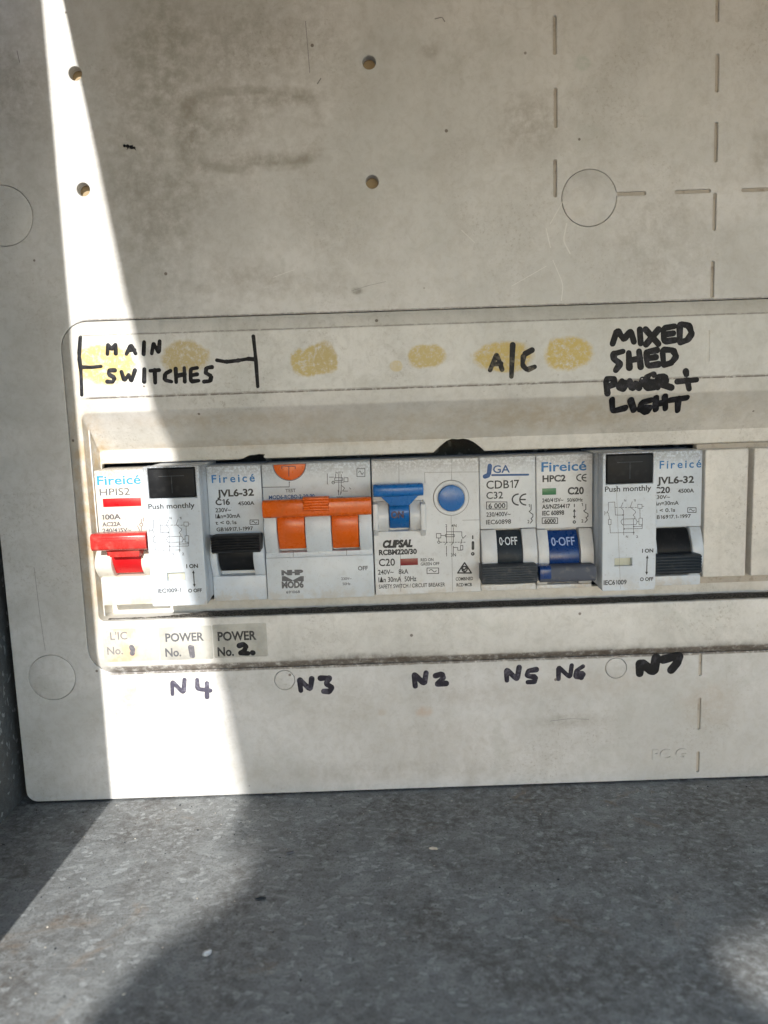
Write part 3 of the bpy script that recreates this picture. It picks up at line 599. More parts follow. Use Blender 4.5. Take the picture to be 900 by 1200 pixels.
def grip(parent, x0, x1, z0, z1, d0, d1, mat, ridges=4, name='toggle_grip', taper=0.5):
    """the bar one pushes: rounded nose with ridges along it"""
    bm = bmesh.new(); pr = [(d0, z1 - taper)]
    pr += [(d1 - 1.2, z1)]
    k = max(1, ridges); zz0, zz1 = z0 + 0.4, z1 - 0.3
    if ridges:
        for i in range(k):
            a = zz1 - (zz1 - zz0) * i / k; b_ = zz1 - (zz1 - zz0) * (i + 1) / k; w = a - b_
            pr += [(d1, a - w * 0.12), (d1, b_ + w * 0.38), (d1 - 0.4, b_ + w * 0.25)]
    else: pr += [(d1 - 0.3, z1 - 0.5), (d1, z1 - 1.3), (d1, z0 + 1.3), (d1 - 0.3, z0 + 0.5)]
    pr += [(d1 - 1.2, z0), (d0, z0 + taper)]
    prism(bm, pr, x0, x1, 0.15 if ridges else 0.35, 30); return obj(name, bm, mat, parent)
def window(parent, r, d, mat, name='status_window', label=None):
    """an indicator sunk behind a raised rim"""
    x0, x1, z0, z1 = r
    bm = bmesh.new(); plate(bm, [(x0, z0), (x1, z0), (x1, z1), (x0, z1)], d - 0.5, d + 0.06, 0.04); return obj(name, bm, mat, parent, label)
def seam(parent, c, paths, d, r=0.09, mat='inkpale'):
    bm = bmesh.new(); lines(bm, c, paths, d, r, 0.012); obj('moulding_seam', bm, mat, parent)
def with_holes(x0, x1, z0, z1, holes_, d0, d1, bev=0.3):
    return curve_plate([rrect(x0, x1, z0, z1, 0.6, 4)] + holes_, d0, d1, bev)

# 1 main switch
X0, X1 = -95.2, -76.6
t = empty('main_switch', ((X0 + X1) / 2, 0, ZB), 'ivory main switch with bright red toggle, at the left end of the row', 'main switch', ROW)
zs = Q('A', 270, 545, 1)[1]; zl = Q('A', 270, 815, 1)[1]
bm = bmesh.new(); prism(bm, body_prof(zs, zl, 1.0, dl=2.2), X0, X1, 0.35); obj('body', bm, 'ivory', t)
gx = rect('A', 125, 690, 235, 850, 4); guard(t, gx[0], gx[1], zl - 0.6, zs - 4.0, 1.0, 4.0, 'ivory')
gx = rect('A', 432, 690, 520, 850, 4); guard(t, gx[0], X1 - 0.05, zl - 0.6, zs - 4.0, 1.0, 4.0, 'ivory')
r = rect('A', 210, 690, 440, 805, 3); barrel(t, r[0], r[1], r[2], zs - 0.2, 0.5, 3.2, 'redwin')
r = rect('A', 88, 535, 470, 650, 10.5); g = grip(t, r[0], X1 - 0.1, r[2], r[3], 3.0, 10.8, 'red', 0)
rr = rect('A', 190, 640, 420, 690, 7); bm = bmesh.new(); plate(bm, [(rr[0] + 1.5, rr[2]), (rr[1] - 0.3, rr[2]), (rr[1], rr[3] + 0.4), (rr[0] - 0.2, rr[3] + 0.4)], 2.5, 7.5, 0.3); obj('toggle_stem', bm, 'red', t)
bm = bmesh.new(); lines(bm, 'A', [[(160, 570), (400, 556)], [(170, 585), (390, 582)]], 10.85, 0.10, 0.05); obj('moulded_line', bm, 'redwin', g)
window(t, rect('A', 172, 302, 424, 358, 1), 1.0, 'redwin')
bm = bmesh.new(); write(bm, 'Fireicé', 'A', 135, 424, 212, 58, 1.0, 0.018); obj('logo_text', bm, 'inksky', t)
bm = bmesh.new(); write(bm, 'HPIS2', 'A', 152, 352, 283, 45, 1.0, 0.0); write(bm, '100A', 'A', 165, 292, 442, 32, 1.0, 0.04); write(bm, 'AC22A', 'A', 168, 292, 487, 26, 1.0, 0.04); write(bm, '240/415V~', 'A', 170, 360, 526, 25, 1.0, 0.02)
lines(bm, 'A', [ring_path(425, 477, 10), [(400, 485), (420, 525)], [(425, 487), (425, 520)], [(438, 432), (438, 455)], [(425, 466), (425, 440)]], 1.0, 0.12)
obj('printed_text', bm, 'inkgrey', t)

# 2 and 8: residual current breakers: a deep test block joined to a breaker
DIAG = [[(505, 500), (505, 447), (548, 445), (553, 530), (605, 530)], [(505, 500), (496, 508), (505, 520), (512, 555)], rect_path(505, 558, 523, 592), [(515, 592), (518, 646), (678, 644)],
        [(605, 447), (590, 480), (608, 500), (610, 660)], [(668, 442), (655, 478), (690, 505), (690, 515), (674, 530), (688, 545), (676, 556), (678, 658)], rect_path(706, 460, 735, 486), [(720, 486), (722, 550)], rect_path(714, 550, 738, 592), [(730, 592), (735, 603), (678, 605)],
        [(738, 592), (736, 618), (612, 620)], [(700, 573), (714, 573)], [(600, 556), (692, 554), (702, 573), (694, 592), (602, 594), (590, 575), (600, 556)], [(735, 473), (748, 473)], [(480, 505), (480, 530)], [(480, 517), (500, 515)]] + [[(553 + 22 * i, 481), (566 + 22 * i, 480)] for i in range(7)]
DOTS = [(605, 529), (678, 605), (612, 620), (678, 644)]
def rcbo(kind, c, tx0, tx1, bx0, bx1, up, label, texts):
    # tx0..tx1 test block, bx0..bx1 breaker half
    t = empty('residual_current_breaker', ((tx0 + bx1) / 2, 0, ZB), label, 'circuit breaker', ROW)
    DP = 11.0
    if c == 'A':
        k = lambda u, v: (u, v)
        btn = rect(c, 474, 106, 780, 298, DP); win = rect(c, 594, 795, 712, 848, DP)
    else:
        k = lambda u, v: (135 + (u - 505) * 0.70, 322 + (v - 447) * 0.735)
        btn = rect(c, 126, 92, 347, 230, DP); win = rect(c, 165, 590, 248, 627, DP)
    top = btn[3] + 0.5
    ztop = max(ZT + 0.2, btn[3] + 0.75); zbot = Q(c, 680 if c == 'A' else 215, 1012 if c == 'A' else 745, DP)[1]
    hole = [[(btn[0] - 0.2, btn[2] - 0.2), (btn[1] + 0.2, btn[2] - 0.2), (btn[1] + 0.2, btn[3] + 0.2), (btn[0] - 0.2, btn[3] + 0.2)], [(win[0], win[2]), (win[1], win[2]), (win[1], win[3]), (win[0], win[3])]]
    bm = with_holes(tx0, tx1, zbot, ztop, hole, 5.5, DP, 0.25)
    box(bm, tx0 + 0.02, tx1 - 0.02, -16, 5.55, zbot + 0.8, ztop - 0.3, 0.25)
    obj('test_block', bm, 'cool', t)
    bm = bmesh.new(); box(bm, btn[0], btn[1], 4.0, DP + 0.35, btn[2], btn[3], 0.4, 3)
    b_ = obj('test_button', bm, 'black', t)
    bm = bmesh.new(); um = (btn[0] + btn[1]) / 2; zz = btn[3] - 2.4
    flat = lambda x, z: DP + 0.35
    ink_strokes(bm, [[(um - 4, zz), (um + 4, zz)], [(um, zz), (um, btn[2] + 1.5)]], 0.10, 0.03, flat, 0.0); obj('moulded_letter', bm, 'slatedust', b_)
    bm = bmesh.new(); box(bm, win[0] - 0.2, win[1] + 0.2, 5.6, DP - 1.6, win[2] - 0.2, win[3] + 0.2, 0.1); obj('status_window', bm, 'window', t)
    bm = bmesh.new(); lines(bm, c, [[k(*p) for p in path] for path in DIAG], DP, 0.085)
    for u, v in DOTS: x, z = Q(c, *k(u, v), DP); capsule(bm, (x, z), (x + 0.01, z), 0.26, 0.26, 0.03, lambda a, b2: DP)
    for ch, u, v in (('N', 612, 442), ('1', 676, 442), ('N', 625, 678), ('2', 694, 678)): q = k(u, v); write(bm, ch, c, q[0], q[0] + (14 if c == 'A' else 10), q[1], 16 if c == 'A' else 11, DP)
    obj('circuit_diagram', bm, 'inkgrey', t)
    bm = bmesh.new()
    for (body, u0, u1, vb, cap, bold) in texts['push']: write(bm, body, c, u0, u1, vb, cap, DP, bold)
    ar = texts['arrow']; lines(bm, c, [[(ar[0], ar[1] + 4), (ar[2], ar[3] - 4)]], DP, 0.16)
    for (u, v, s_) in ((ar[0], ar[1], 1), (ar[2], ar[3], -1)):
        w = ar[4]; vs = [bm.verts.new((*(lambda q: (q[0], -(DP + 0.05), q[1]))(Q(c, a, b2, DP)),)) for a, b2 in ((u, v - 0.3 * w * s_), (u - w, v + 1.9 * w * s_), (u + w, v + 1.9 * w * s_))]; bm.faces.new(vs)
    obj('printed_text', bm, 'ink', t)
    seam(t, c, [[k(558, 300 if c == 'A' else 330), k(588, 1000 if c == 'A' else 1010)]], DP, 0.05)
    # breaker half
    c2 = 'B' if c == 'A' else 'E'
    if c2 == 'B':
        zs = Q('B', 195, 412, 1)[1]; zl = Q('B', 195, 620, 1)[1]
    else:
        zs = Q('E', 450, 440, 1)[1]; zl = Q('E', 450, 672, 1)[1]
    bm = bmesh.new(); prism(bm, body_prof(zs, zl, 1.0, dl=1.4), bx0, bx1, 0.3); obj('breaker_body', bm, 'cool', t)
    br, gr = texts['barrel'], texts['grip']
    b4 = rect(c2, *br, 3.0); g4 = rect(c2, *gr, 9.5)
    for (gx0, gx1) in ((bx0 + 0.05, b4[0] - 0.25), (b4[1] + 0.25, bx1 - 0.05)): guard(t, gx0, gx1, zl - 0.5, zs - 0.15, 0.6, 3.4, 'cool')
    if up: barrel(t, b4[0], b4[1], b4[2], zs - 0.3, -0.6, 3.4, 'black')
    else: barrel(t, b4[0], b4[1], zl + 0.3, b4[3], -0.6, 4.0, 'black')
    grip(t, g4[0], g4[1], g4[2], g4[3], 2.0, 10.0, 'slate' if not up else 'black', 6)
    bm = bmesh.new(); write(bm, 'Fireicé', c2, *texts['logo'], 1.0, 0.02, gap=0.13); obj('logo_text', bm, 'inkblue', t)
    bm = bmesh.new()
    for (body, u0, u1, vb, cap, bold) in texts['body']: write(bm, body, c2, u0, u1, vb, cap, 1.0, bold)
    lines(bm, c2, wave_box(*texts['wave']), 1.0, 0.12); obj('printed_text', bm, 'ink', t)
    return t
rcbo('up', 'A', -76.1, -58.3, -58.2, -40.2, True, 'pale grey double-width breaker with black push button, black toggle raised, beside the red main switch', dict(
    push=[('Push monthly', 472, 778, 370, 33, 0.0), ('I ON', 722, 800, 762, 24, 0.04), ('IEC1009-1', 535, 688, 924, 26, 0.0), ('O OFF', 735, 825, 922, 22, 0.04)], arrow=(769, 780, 775, 886, 9),
    barrel=(112, 515, 285, 605), grip=(75, 418, 318, 508), logo=(78, 295, 150, 38), wave=(270, 340, 313, 362),
    body=[('JVL6-32', 105, 290, 220, 33, 0.03), ('C16', 97, 170, 264, 28, 0.03), ('4500A', 210, 293, 265, 18, 0.02), ('230V~', 97, 175, 300, 20, 0.01), ('IΔn=30mA', 97, 222, 330, 20, 0.01), ('t < 0.1s', 97, 203, 362, 18, 0.01), ('GB16917.1-1997', 102, 286, 394, 18, 0.01)]))
rcbo('down', 'E', 69.9, 87.3, 87.4, 105.9, False, 'pale grey double-width breaker with black push button, black toggle lowered, beside the blanks', dict(
    push=[('Push monthly', 118, 340, 268, 25, 0.0), ('I ON', 296, 350, 562, 17, 0.04), ('IEC61009', 112, 222, 716, 21, 0.02), ('O OFF', 286, 350, 698, 16, 0.04)], arrow=(321, 577, 318, 668, 7),
    barrel=(370, 455, 530, 570), grip=(358, 575, 580, 668), logo=(380, 580, 157, 36), wave=(515, 348, 555, 370),
    body=[('JVL6-32', 368, 545, 230, 31, 0.03), ('C20', 352, 430, 277, 28, 0.03), ('4500A', 468, 545, 275, 18, 0.02), ('230V~', 352, 430, 305, 17, 0.01), ('IΔn=30mA', 348, 472, 335, 18, 0.01), ('t < 0.1s', 358, 455, 368, 17, 0.01), ('GB16917.1-1997', 345, 530, 399, 17, 0.01)]))

# 3 double breaker with orange toggle
X0, X1 = -39.9, -4.1
t = empty('double_pole_breaker', ((X0 + X1) / 2, 0, ZB), 'wide grey breaker with orange bar toggle and half-round orange test button', 'circuit breaker', ROW)
zs = Q('B', 600, 240, 1)[1]; zl = Q('B', 600, 525, 2.5)[1]
bm = bmesh.new(); prism(bm, body_prof(zs, zl, 1.0, dl=2.5), X0, X1, 0.3); obj('body', bm, 'grey', t)
o1, o2 = rect('B', 410, 325, 545, 492, 3), rect('B', 682, 320, 815, 487, 3)
ze = zl + 1.8
for a_, b_ in ((X0 + 0.05, o1[0] - 0.25), (o1[1] + 0.25, o2[0] - 0.25), (o2[1] + 0.25, X1 - 0.05)): guard(t, a_, b_, ze - 1.4, zs - 0.2, 0.8, 3.0, 'grey')
bm = bmesh.new(); box(bm, X0 + 0.03, X1 - 0.03, -2.5, 1.6, zl - 0.1, ze - 0.2, 0.2); obj('lower_sill', bm, 'grey', t)
for o in (o1, o2):
    barrel(t, o[0], o[1], o[2], zs - 0.2, 0.2, 3.4, 'orange')
r = rect('B', 330, 235, 880, 325, 9); grip(t, r[0], r[1], r[2], r[3], 2.5, 9.2, 'orange', 0)
r2 = rect('B', 537, 230, 666, 310, 9); grip(t, r2[0], r2[1], r2[2] + 0.6, r2[3] + 0.5, 4.0, 9.9, 'orange', 5, 'ridged_grip')
cx, cz = Q('B', 467, 52, 1); rad_ = Q('B', 547, 52, 1)[0] - cx
cz = min(cz, ZT - 0.1)
bm = bmesh.new(); plate(bm, circle(cx, cz, rad_, 24, 180, 360), -0.5, 1.35, 0.3); tb = obj('test_button', bm, 'orange', t)
bm = bmesh.new(); lines(bm, 'B', [[(430, 82), (430, 70), (497, 70), (497, 82)], [(465, 72), (465, 120)]], 1.4, 0.12); obj('moulded_letter', bm, 'inkmaroon', tb)
bm = bmesh.new(); ink_strokes(bm, [circle(cx, cz, rad_ + 0.15, 24, 180, 360)], 0.13, 0.02, lambda x, z: 1.0, 0.0)
lines(bm, 'B', [[(467, 148), (467, 174), (332, 176)], [(470, 150), (465, 150)]] + wave_box(807, 82, 847, 122), 1.0, 0.11)
lines(bm, 'B', [[(700, 110), (700, 130)], [(716, 110), (716, 200)], [(728, 112), (728, 205)], rect_path(742, 128, 762, 148), [(695, 128), (735, 128), (735, 142), (695, 142), (695, 128)], [(680, 150), (740, 150)], ring_path(688, 152, 7), [(658, 108), (658, 160)], [(668, 125), (690, 125)], [(728, 165), (745, 180), (735, 195), (760, 195)], [(712, 190), (716, 215)], [(728, 190), (724, 212)], [(770, 178), (775, 185)]], 1.0, 0.11)
write(bm, 'NT1', 'B', 700, 735, 107, 9, 1.0); write(bm, '20A', 'B', 703, 740, 231, 9, 1.0)
write(bm, 'TEST', 'B', 448, 500, 200, 16, 1.0); obj('printed_text', bm, 'inkgrey', t)
bm = bmesh.new(); write(bm, 'MOD6-RCBO-2-20-30', 'B', 365, 595, 232, 18, 1.0, 0.02); obj('type_text', bm, 'inknavy', t)
DL = 2.5
bm = bmesh.new(); write(bm, 'NHP', 'B', 428, 538, 615, 22, DL, 0.12); write(bm, 'MOD6', 'B', 430, 540, 680, 30, DL, 0.07); write(bm, '691068', 'B', 452, 521, 708, 13, DL)
for poly in ([(430, 622), (446, 622), (484, 642), (484, 648), (430, 648)], [(540, 622), (524, 622), (486, 642), (486, 648), (540, 648)]):
    q = [Q('B', u, v, DL) for u, v in poly]; bm.faces.new([bm.verts.new((x, -(DL + 0.03), z)) for x, z in q])
obj('logo_text', bm, 'inkgrey', t)
bm = bmesh.new(); write(bm, 'OFF', 'B', 812, 862, 592, 20, DL, 0.03); write(bm, '230V~', 'B', 728, 780, 641, 13, DL); write(bm, '50Hz', 'B', 735, 775, 667, 13, DL); obj('printed_text', bm, 'inkgrey', t)
seam(t, 'B', [[(487, 497), (487, 526)], [(755, 490), (755, 522)]], 1.62, 0.10)

# 4 breaker with blue toggle and round button
X0, X1 = -3.7, 31.8
t = empty('safety_switch', ((X0 + X1) / 2, 0, ZB), 'wide white breaker with blue T-shaped toggle and round blue test button', 'circuit breaker', ROW)
hx0, hx1, hz0, hz1 = rect('C', 92, 470, 392, 612, 1)
bx = rect('C', 82, 440, 396, 655, 1)
bm = curve_plate([[(X0, ZB), (X1, ZB), (X1, ZT), (X0, ZT)], [(X0 + 0.9, hz0), (hx1 - 0.6, hz0), (hx1 - 0.6, hz1 + 2), (X0 + 0.9, hz1 + 2)]], -16, 1.0, 0.25); obj('body', bm, 'white', t)
sx = rect('C', 182, 460, 298, 602, 3.5)
bm = bmesh.new(); box(bm, X0 + 0.5, hx1 - 0.3, -15, -2.2, hz0 - 0.5, hz1 + 3, 0); obj('toggle_bay', bm, 'white', t)
guard(t, X0 + 1.0, sx[0] - 0.2, hz0 + 0.1, hz1 + 1.9, 0.6, 3.0, 'white'); guard(t, sx[1] + 0.2, hx1 - 0.7, hz0 + 0.1, hz1 + 1.9, 0.6, 3.0, 'white')
for u0, u1 in ((84, 117), (366, 396)):
    r = rect('C', u0, 445, u1, 650, 4); x0 = max(r[0], X0 + 0.02); bm = bmesh.new(); prism(bm, [(0.9, r[3]), (4.2, r[3] - 0.5), (4.2, r[2] + 2.5), (0.9, r[2])], x0, r[1], 0.25); obj('side_fin', bm, 'white', t)
st = barrel(t, sx[0], sx[1], sx[2], sx[3] + 3, 0.4, 3.6, 'blue')
g = rect('C', 86, 338, 382, 412, 10); lo_ = rect('C', 118, 400, 366, 462, 8)
grip(t, g[0], g[1], g[2], g[3], 2.0, 10.0, 'blue', 0)
bm = bmesh.new(); plate(bm, [(lo_[0] + 3.8, lo_[2]), (lo_[1] - 3.8, lo_[2]), (lo_[1] - 1.0, lo_[3] - 0.6), (lo_[1] + 0.6, g[2] + 0.6), (lo_[0] - 1.0, g[2] + 0.6), (lo_[0] + 1.0, lo_[3] - 0.6)], 2.5, 8.6, 0.3); obj('toggle_neck', bm, 'blue', t)
bm = bmesh.new(); write(bm, 'ON', 'C', 192, 266, 535, 38, 4.1, 0.05); obj('toggle_text', bm, 'inkmaroon', st)
cx, cz = Q('C', 543, 417, 1); R1 = Q('C', 645, 417, 1)[0] - cx; R0 = Q('C', 620, 417, 1)[0] - cx
bm = bmesh.new(); a_ = circle(cx, cz, R1, 48); b_ = circle(cx, cz, R0 + 0.25, 48)
rim = curve_plate([a_, b_], 0.9, 1.5, 0.12); obj('button_rim', rim, 'white', t)
bm = bmesh.new(); ink_strokes(bm, [circle(cx, cz, R1 + 0.1, 40) + [circle(cx, cz, R1 + 0.1, 40)[0]]], 0.14, 0.015, lambda x, z: 1.0, 0.0); obj('moulding_seam', bm, 'inkpale', t)
bm = bmesh.new(); plate(bm, circle(cx, cz, R0, 40), 0.4, 2.4, 0.35); obj('test_button', bm, 'blue', t)
seam(t, 'C', [[(237, 190), (238, 332)], [(245, 655), (248, 965)], [(548, 190), (546, 312)], [(543, 520), (552, 962)], [(388, 268), (708, 265)], [(388, 268), (390, 330)], [(610, 548), (708, 546)]], 1.0, 0.07)
window(t, rect('C', 245, 772, 349, 812, 1), 1.0, 'darkred')
bm = bmesh.new(); write(bm, 'CLIPSAL', 'C', 143, 318, 705, 38, 1.0, 0.13, 0.25); obj('logo_text', bm, 'ink', t)
bm = bmesh.new(); write(bm, 'RCBM220/30', 'C', 120, 343, 748, 28, 1.0, 0.06); write(bm, 'C20', 'C', 120, 215, 815, 40, 1.0, 0.02); write(bm, 'RED ON', 'C', 365, 440, 788, 17, 1.0); write(bm, 'GREEN OFF', 'C', 365, 475, 812, 17, 1.0)
write(bm, '240V~   8kA', 'C', 115, 293, 864, 27, 1.0); write(bm, 'IΔn 30mA  50Hz', 'C', 118, 340, 908, 28, 1.0); write(bm, 'SAFETY SWITCH / CIRCUIT BREAKER', 'C', 120, 508, 942, 22, 1.0); write(bm, 'COMBINED', 'C', 570, 672, 900, 18, 1.0, 0.02); write(bm, 'RCD·MCB', 'C', 575, 665, 935, 18, 1.0, 0.02)
lines(bm, 'C', wave_box(402, 828, 470, 860), 1.0, 0.12); lines(bm, 'C', [[(582, 857), (622, 797), (662, 857), (582, 857)], ring_path(622, 834, 15), [(614, 834), (620, 840), (632, 826)]], 1.0, 0.24)
lines(bm, 'C', [[(670, 640), (670, 656)], ring_path(670, 745, 7, 7, 10)], 1.0, 0.22); lines(bm, 'C', [[(671, 678), (671, 715)]], 1.0, 0.45)
write(bm, '2', 'C', 510, 520, 588, 16, 1.0); write(bm, '4N', 'C', 545, 575, 588, 16, 1.0); write(bm, '1', 'C', 511, 519, 760, 18, 1.0); write(bm, '3N', 'C', 542, 572, 760, 18, 1.0)
lines(bm, 'C', [[(516, 592), (516, 680), (506, 692)], [(556, 592), (556, 680), (546, 692)], [(516, 616), (606, 616), (606, 640), (612, 655), (630, 638)], rect_path(510, 632, 562, 645), rect_path(457, 626, 483, 652), [(483, 638), (510, 638)], ring_path(471, 677, 7, 7, 8), [(471, 652), (471, 670)], [(606, 660), (600, 688)], [(516, 700), (516, 742)], [(556, 700), (556, 742)], [(556, 708), (582, 708), (582, 724), (604, 724)], rect_path(598, 696, 612, 722)] + [[(480 + 17 * i, 677), (490 + 17 * i, 677)] for i in range(9)], 1.0, 0.10)
obj('printed_text', bm, 'ink', t)

# 5 and 6 single breakers with lowered toggles
def zig(u0, v0, v1, w=12):
    h = v1 - v0; return [(u0, v0), (u0, v0 + 0.28 * h), (u0 - w, v0 + 0.36 * h), (u0 - w * 0.3, v0 + 0.44 * h), (u0 + w, v0 + 0.52 * h), (u0 + w, v0 + 0.66 * h), (u0, v0 + 0.74 * h), (u0 + w * 0.7, v0 + 0.86 * h), (u0 - w * 0.4, v1)]
def ce(u0, v0, u1, v1):
    w = (u1 - u0) * 0.46; h = (v1 - v0) / 2; vm = (v0 + v1) / 2
    return [ring_path(u0 + w, vm, w, h, 12, 95, 265), ring_path(u1, vm, w, h, 12, 95, 265), [(u1 - w, vm), (u1 - w * 0.15, vm)]]
def single(X0, X1, label, logo, texts, boxes, ce_, barrel_r, grip_r, guards, mats, ttext, zsv, extra, strip_v):
    t = empty('circuit_breaker', ((X0 + X1) / 2, 0, ZB), label, 'circuit breaker', ROW)
    um = 262 if logo[0] == 'J' else 625
    zs = Q('D', um, zsv, 1)[1]; zl = Q('D', um, strip_v, 1)[1]
    bm = bmesh.new(); prism(bm, body_prof(zs, zl, 1.0, dl=0.3), X0, X1, 0.3); obj('body', bm, 'white', t)
    b4 = rect('D', *barrel_r, 3.5); g4 = rect('D', *grip_r, 9.5)
    for a_, c_ in guards: guard(t, max(X0 + 0.05, Q('D', a_, 740, 3)[0]), min(X1 - 0.05, Q('D', c_, 740, 3)[0]), zl + 0.2, zs - 0.3, 0.8, 3.4, 'white')
    tg = barrel(t, b4[0], b4[1], zl + 0.6, b4[3], -0.4, 4.4, mats[0])
    gp = grip(t, g4[0], g4[1], g4[2], g4[3], 1.5, 10.2, mats[1], 7 if logo[0] == 'J' else 0)
    bm = bmesh.new()
    V0 = len(bm.verts); write(bm, '0·OFF', 'D', *ttext, 3.9, 0.01)
    zc, hh = (zl + 0.6 + b4[3]) / 2, (b4[3] - zl - 0.6) / 2
    for v in bm.verts: v.co.y = -(-0.4 + 4.4 * math.cos(math.pi / 2 * max(-1, min(1, (v.co.z - zc) / hh))) + 0.10)
    obj('toggle_text', bm, mats[2], tg)
    bm = bmesh.new()
    if logo[0] == 'J':
        lines(bm, 'D', [[(135, 202), (130, 250), (122, 266), (103, 272)]], 1.0, 0.75); lines(bm, 'D', [[(150, 263), (388, 260)]], 1.0, 0.32); write(bm, 'GA', 'D', 156, 268, 247, 48, 1.0, 0.02)
    else: write(bm, 'Fireicé', 'D', 475, 772, 235, 60, 1.0, 0.02)
    obj('logo_text', bm, 'inknavy' if logo[0] == 'J' else 'inkblue', t)
    bm = bmesh.new()
    for (body, u0, u1, vb, cap, bold) in texts: write(bm, body, 'D', u0, u1, vb, cap, 1.0, bold)
    for b_ in boxes: lines(bm, 'D', [rect_path(*b_)], 1.0, 0.13)
    lines(bm, 'D', ce(*ce_), 1.0, 0.24 if logo[0] == 'J' else 0.2); extra(bm)
    obj('printed_text', bm, 'ink', t); return t, gp
def ex_j(bm):
    lines(bm, 'D', [zig(407, 458, 580)], 1.0, 0.14); write(bm, '1', 'D', 389, 398, 474, 20, 1.0); write(bm, '2', 'D', 383, 396, 580, 20, 1.0)
def ex_h(bm):
    lines(bm, 'D', [zig(768, 455, 575, 14)], 1.0, 0.14); write(bm, '1', 'D', 738, 748, 467, 20, 1.0); write(bm, '2', 'D', 738, 752, 575, 20, 1.0)
    lines(bm, 'D', [[(692, 455), (692, 472)], ring_path(692, 572, 8, 8, 10), [(692, 495), (692, 545)]], 1.0, 0.16)
    for v, s_ in ((484, 1), (552, -1)):
        bm.faces.new([bm.verts.new((x, -1.05, z)) for x, z in (Q('D', 692, v, 1), Q('D', 682, v + 20 * s_, 1), Q('D', 702, v + 20 * s_, 1))])
single(32.0, 50.55, 'narrow white breaker with dusty slate grey toggle lowered to off', 'J', [('CDB17', 112, 330, 350, 52, 0.01), ('C32', 112, 222, 418, 44, 0.01), ('6 000', 126, 238, 481, 32, 0.01), ('230/400V~', 112, 272, 535, 28, 0.0), ('IEC60898', 110, 275, 585, 28, 0.0)],
       [(113, 440, 248, 487)], (283, 388, 375, 460), (185, 640, 350, 860), (85, 858, 448, 980), ((78, 183), (350, 452)), ('slate', 'slatedust', 'inkwhite'), (203, 323, 727, 46), 615, ex_j, 985)
t, gp = single(50.8, 69.5, 'narrow white breaker with navy blue toggle lowered to off and small green window', 'H', [('HPC2', 482, 635, 305, 40, 0.06), ('C20', 648, 755, 388, 44, 0.06), ('240/415V~', 480, 620, 440, 24, 0.02), ('50/60Hz', 645, 748, 437, 22, 0.02), ('AS/NZS4417', 478, 665, 482, 26, 0.03), ('IEC 60898', 480, 625, 526, 28, 0.03), ('6000', 494, 570, 578, 26, 0.03)],
       [(480, 545, 582, 582)], (708, 258, 772, 302), (525, 640, 725, 850), (465, 860, 835, 968), ((453, 523), (730, 818)), ('navy', 'navydust', 'inkpaleblue'), (548, 703, 730, 48), 612, ex_h, 985)
window(t, rect('D', 480, 350, 572, 393, 1), 1.0, 'green')
g4 = rect('D', 465, 862, 540, 966, 9.5); grip(gp, g4[0] - 0.12, g4[1], g4[2] - 0.03, g4[3] + 0.03, 1.6, 10.28, 'navy', 0, 'rubbed_end')

# ------------------------------------------------------------------ loose bits
def crumb(name, px, py, size, mat, label, cat, stretch=(1, 1, 0.6), rot=0.0):
    v = AX[0] * ((px - 450) / F_PX) + AX[1] * ((600 - py) / F_PX) + AX[2]; tt = (ZF - CAM.z) / v.z; p = CAM + v * tt
    bm = bmesh.new(); bmesh.ops.create_icosphere(bm, subdivisions=2, radius=size)
    rm = Matrix.Rotation(rot, 3, 'Z')
    for w in bm.verts:
        k = 1 + random.uniform(-0.28, 0.28); q = rm @ Vector((w.co.x * stretch[0] * k, w.co.y * stretch[1] * k, w.co.z * stretch[2] * k))
        w.co = Vector((p.x, p.y, ZF + size * stretch[2] * 0.8)) + q
    o = obj(name, bm, mat, origin=(p.x, p.y, ZF), smooth=20); o['label'] = label; o['category'] = cat
crumb('plastic_crumb', 243, 1119, 1.0, 'cool', 'pale crumb on the cabinet floor beside the edge of the sunlit patch', 'crumb', (1.3, 0.7, 0.7), 0.6)
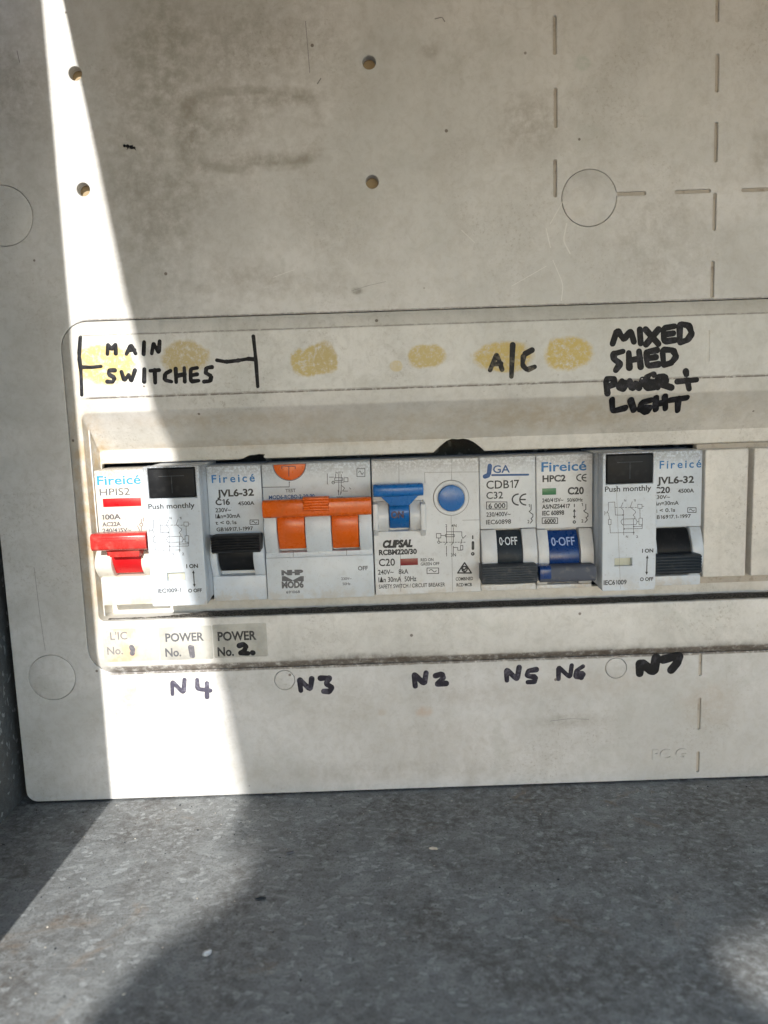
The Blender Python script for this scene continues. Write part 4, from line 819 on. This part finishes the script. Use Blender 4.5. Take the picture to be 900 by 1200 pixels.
crumb('wood_splinter', 305, 1054, 0.9, 'slate', 'dark flat splinter on the shaded floor near the bulge of the sunlit patch', 'splinter', (1.6, 0.5, 0.4), 0.1)
crumb('paint_flake', 508, 995, 1.0, 'ivory', 'tiny pale flake on the shaded cabinet floor below the middle of the row', 'flake', (1.4, 0.6, 0.35), -0.2)
crumb('grit_grain', 340, 1000, 0.8, 'inkgrey', 'tiny dark grain of grit on the floor right of the sunlit patch', 'grit', (1.5, 0.6, 0.5), 0.4)
x, z = P(152, 172); bm = bmesh.new()
for dx, dz, r in ((-1.5, 0.25, 0.45), (-0.5, 0.1, 0.55), (0.6, -0.25, 0.6), (1.5, -0.45, 0.4)): bmesh.ops.create_icosphere(bm, subdivisions=2, radius=r, matrix=Matrix.Translation((x + dx, -0.35, z + dz)))
ink_strokes(bm, [[(x - 0.4, z), (x - 0.9, z - 0.8)], [(x + 0.5, z - 0.2), (x + 1.0, z + 0.5)], [(x + 1.3, z - 0.4), (x + 1.9, z - 1.1)]], 0.1, 0.1, lambda a, b_: 0.0)
o = obj('dead_ant', bm, 'black', origin=(x, 0, z)); o['label'] = 'small dark insect stuck on the cover between the sun strip and the ring smudge'; o['category'] = 'insect'

# grit and crumbs of dust that nobody could count, thicker along the foot of the cover
def grit(name, mat, count, size, label):
    bm = bmesh.new()
    for _ in range(count):
        d = 3 + 118 * random.random() ** 1.7; x = random.uniform(-128, 150); r = size * random.uniform(0.4, 1.0) * (1.5 if random.random() < 0.06 else 1.0)
        m = Matrix.Translation((x, -d, ZF + r * 0.35)) @ Matrix.Rotation(random.uniform(0, 6.28), 4, 'Z') @ Matrix.Diagonal((random.uniform(0.7, 1.8), random.uniform(0.6, 1.0), 0.6, 1))
        bmesh.ops.create_icosphere(bm, subdivisions=1, radius=r, matrix=m)
    o = obj(name, bm, mat, smooth=0); o['kind'] = 'stuff'; o['label'] = label
grit('pale_grit', 'ivory', 260, 0.20, 'fine pale grit scattered over the cabinet floor')
grit('dark_grit', 'slate', 420, 0.22, 'fine dark grit scattered over the cabinet floor')
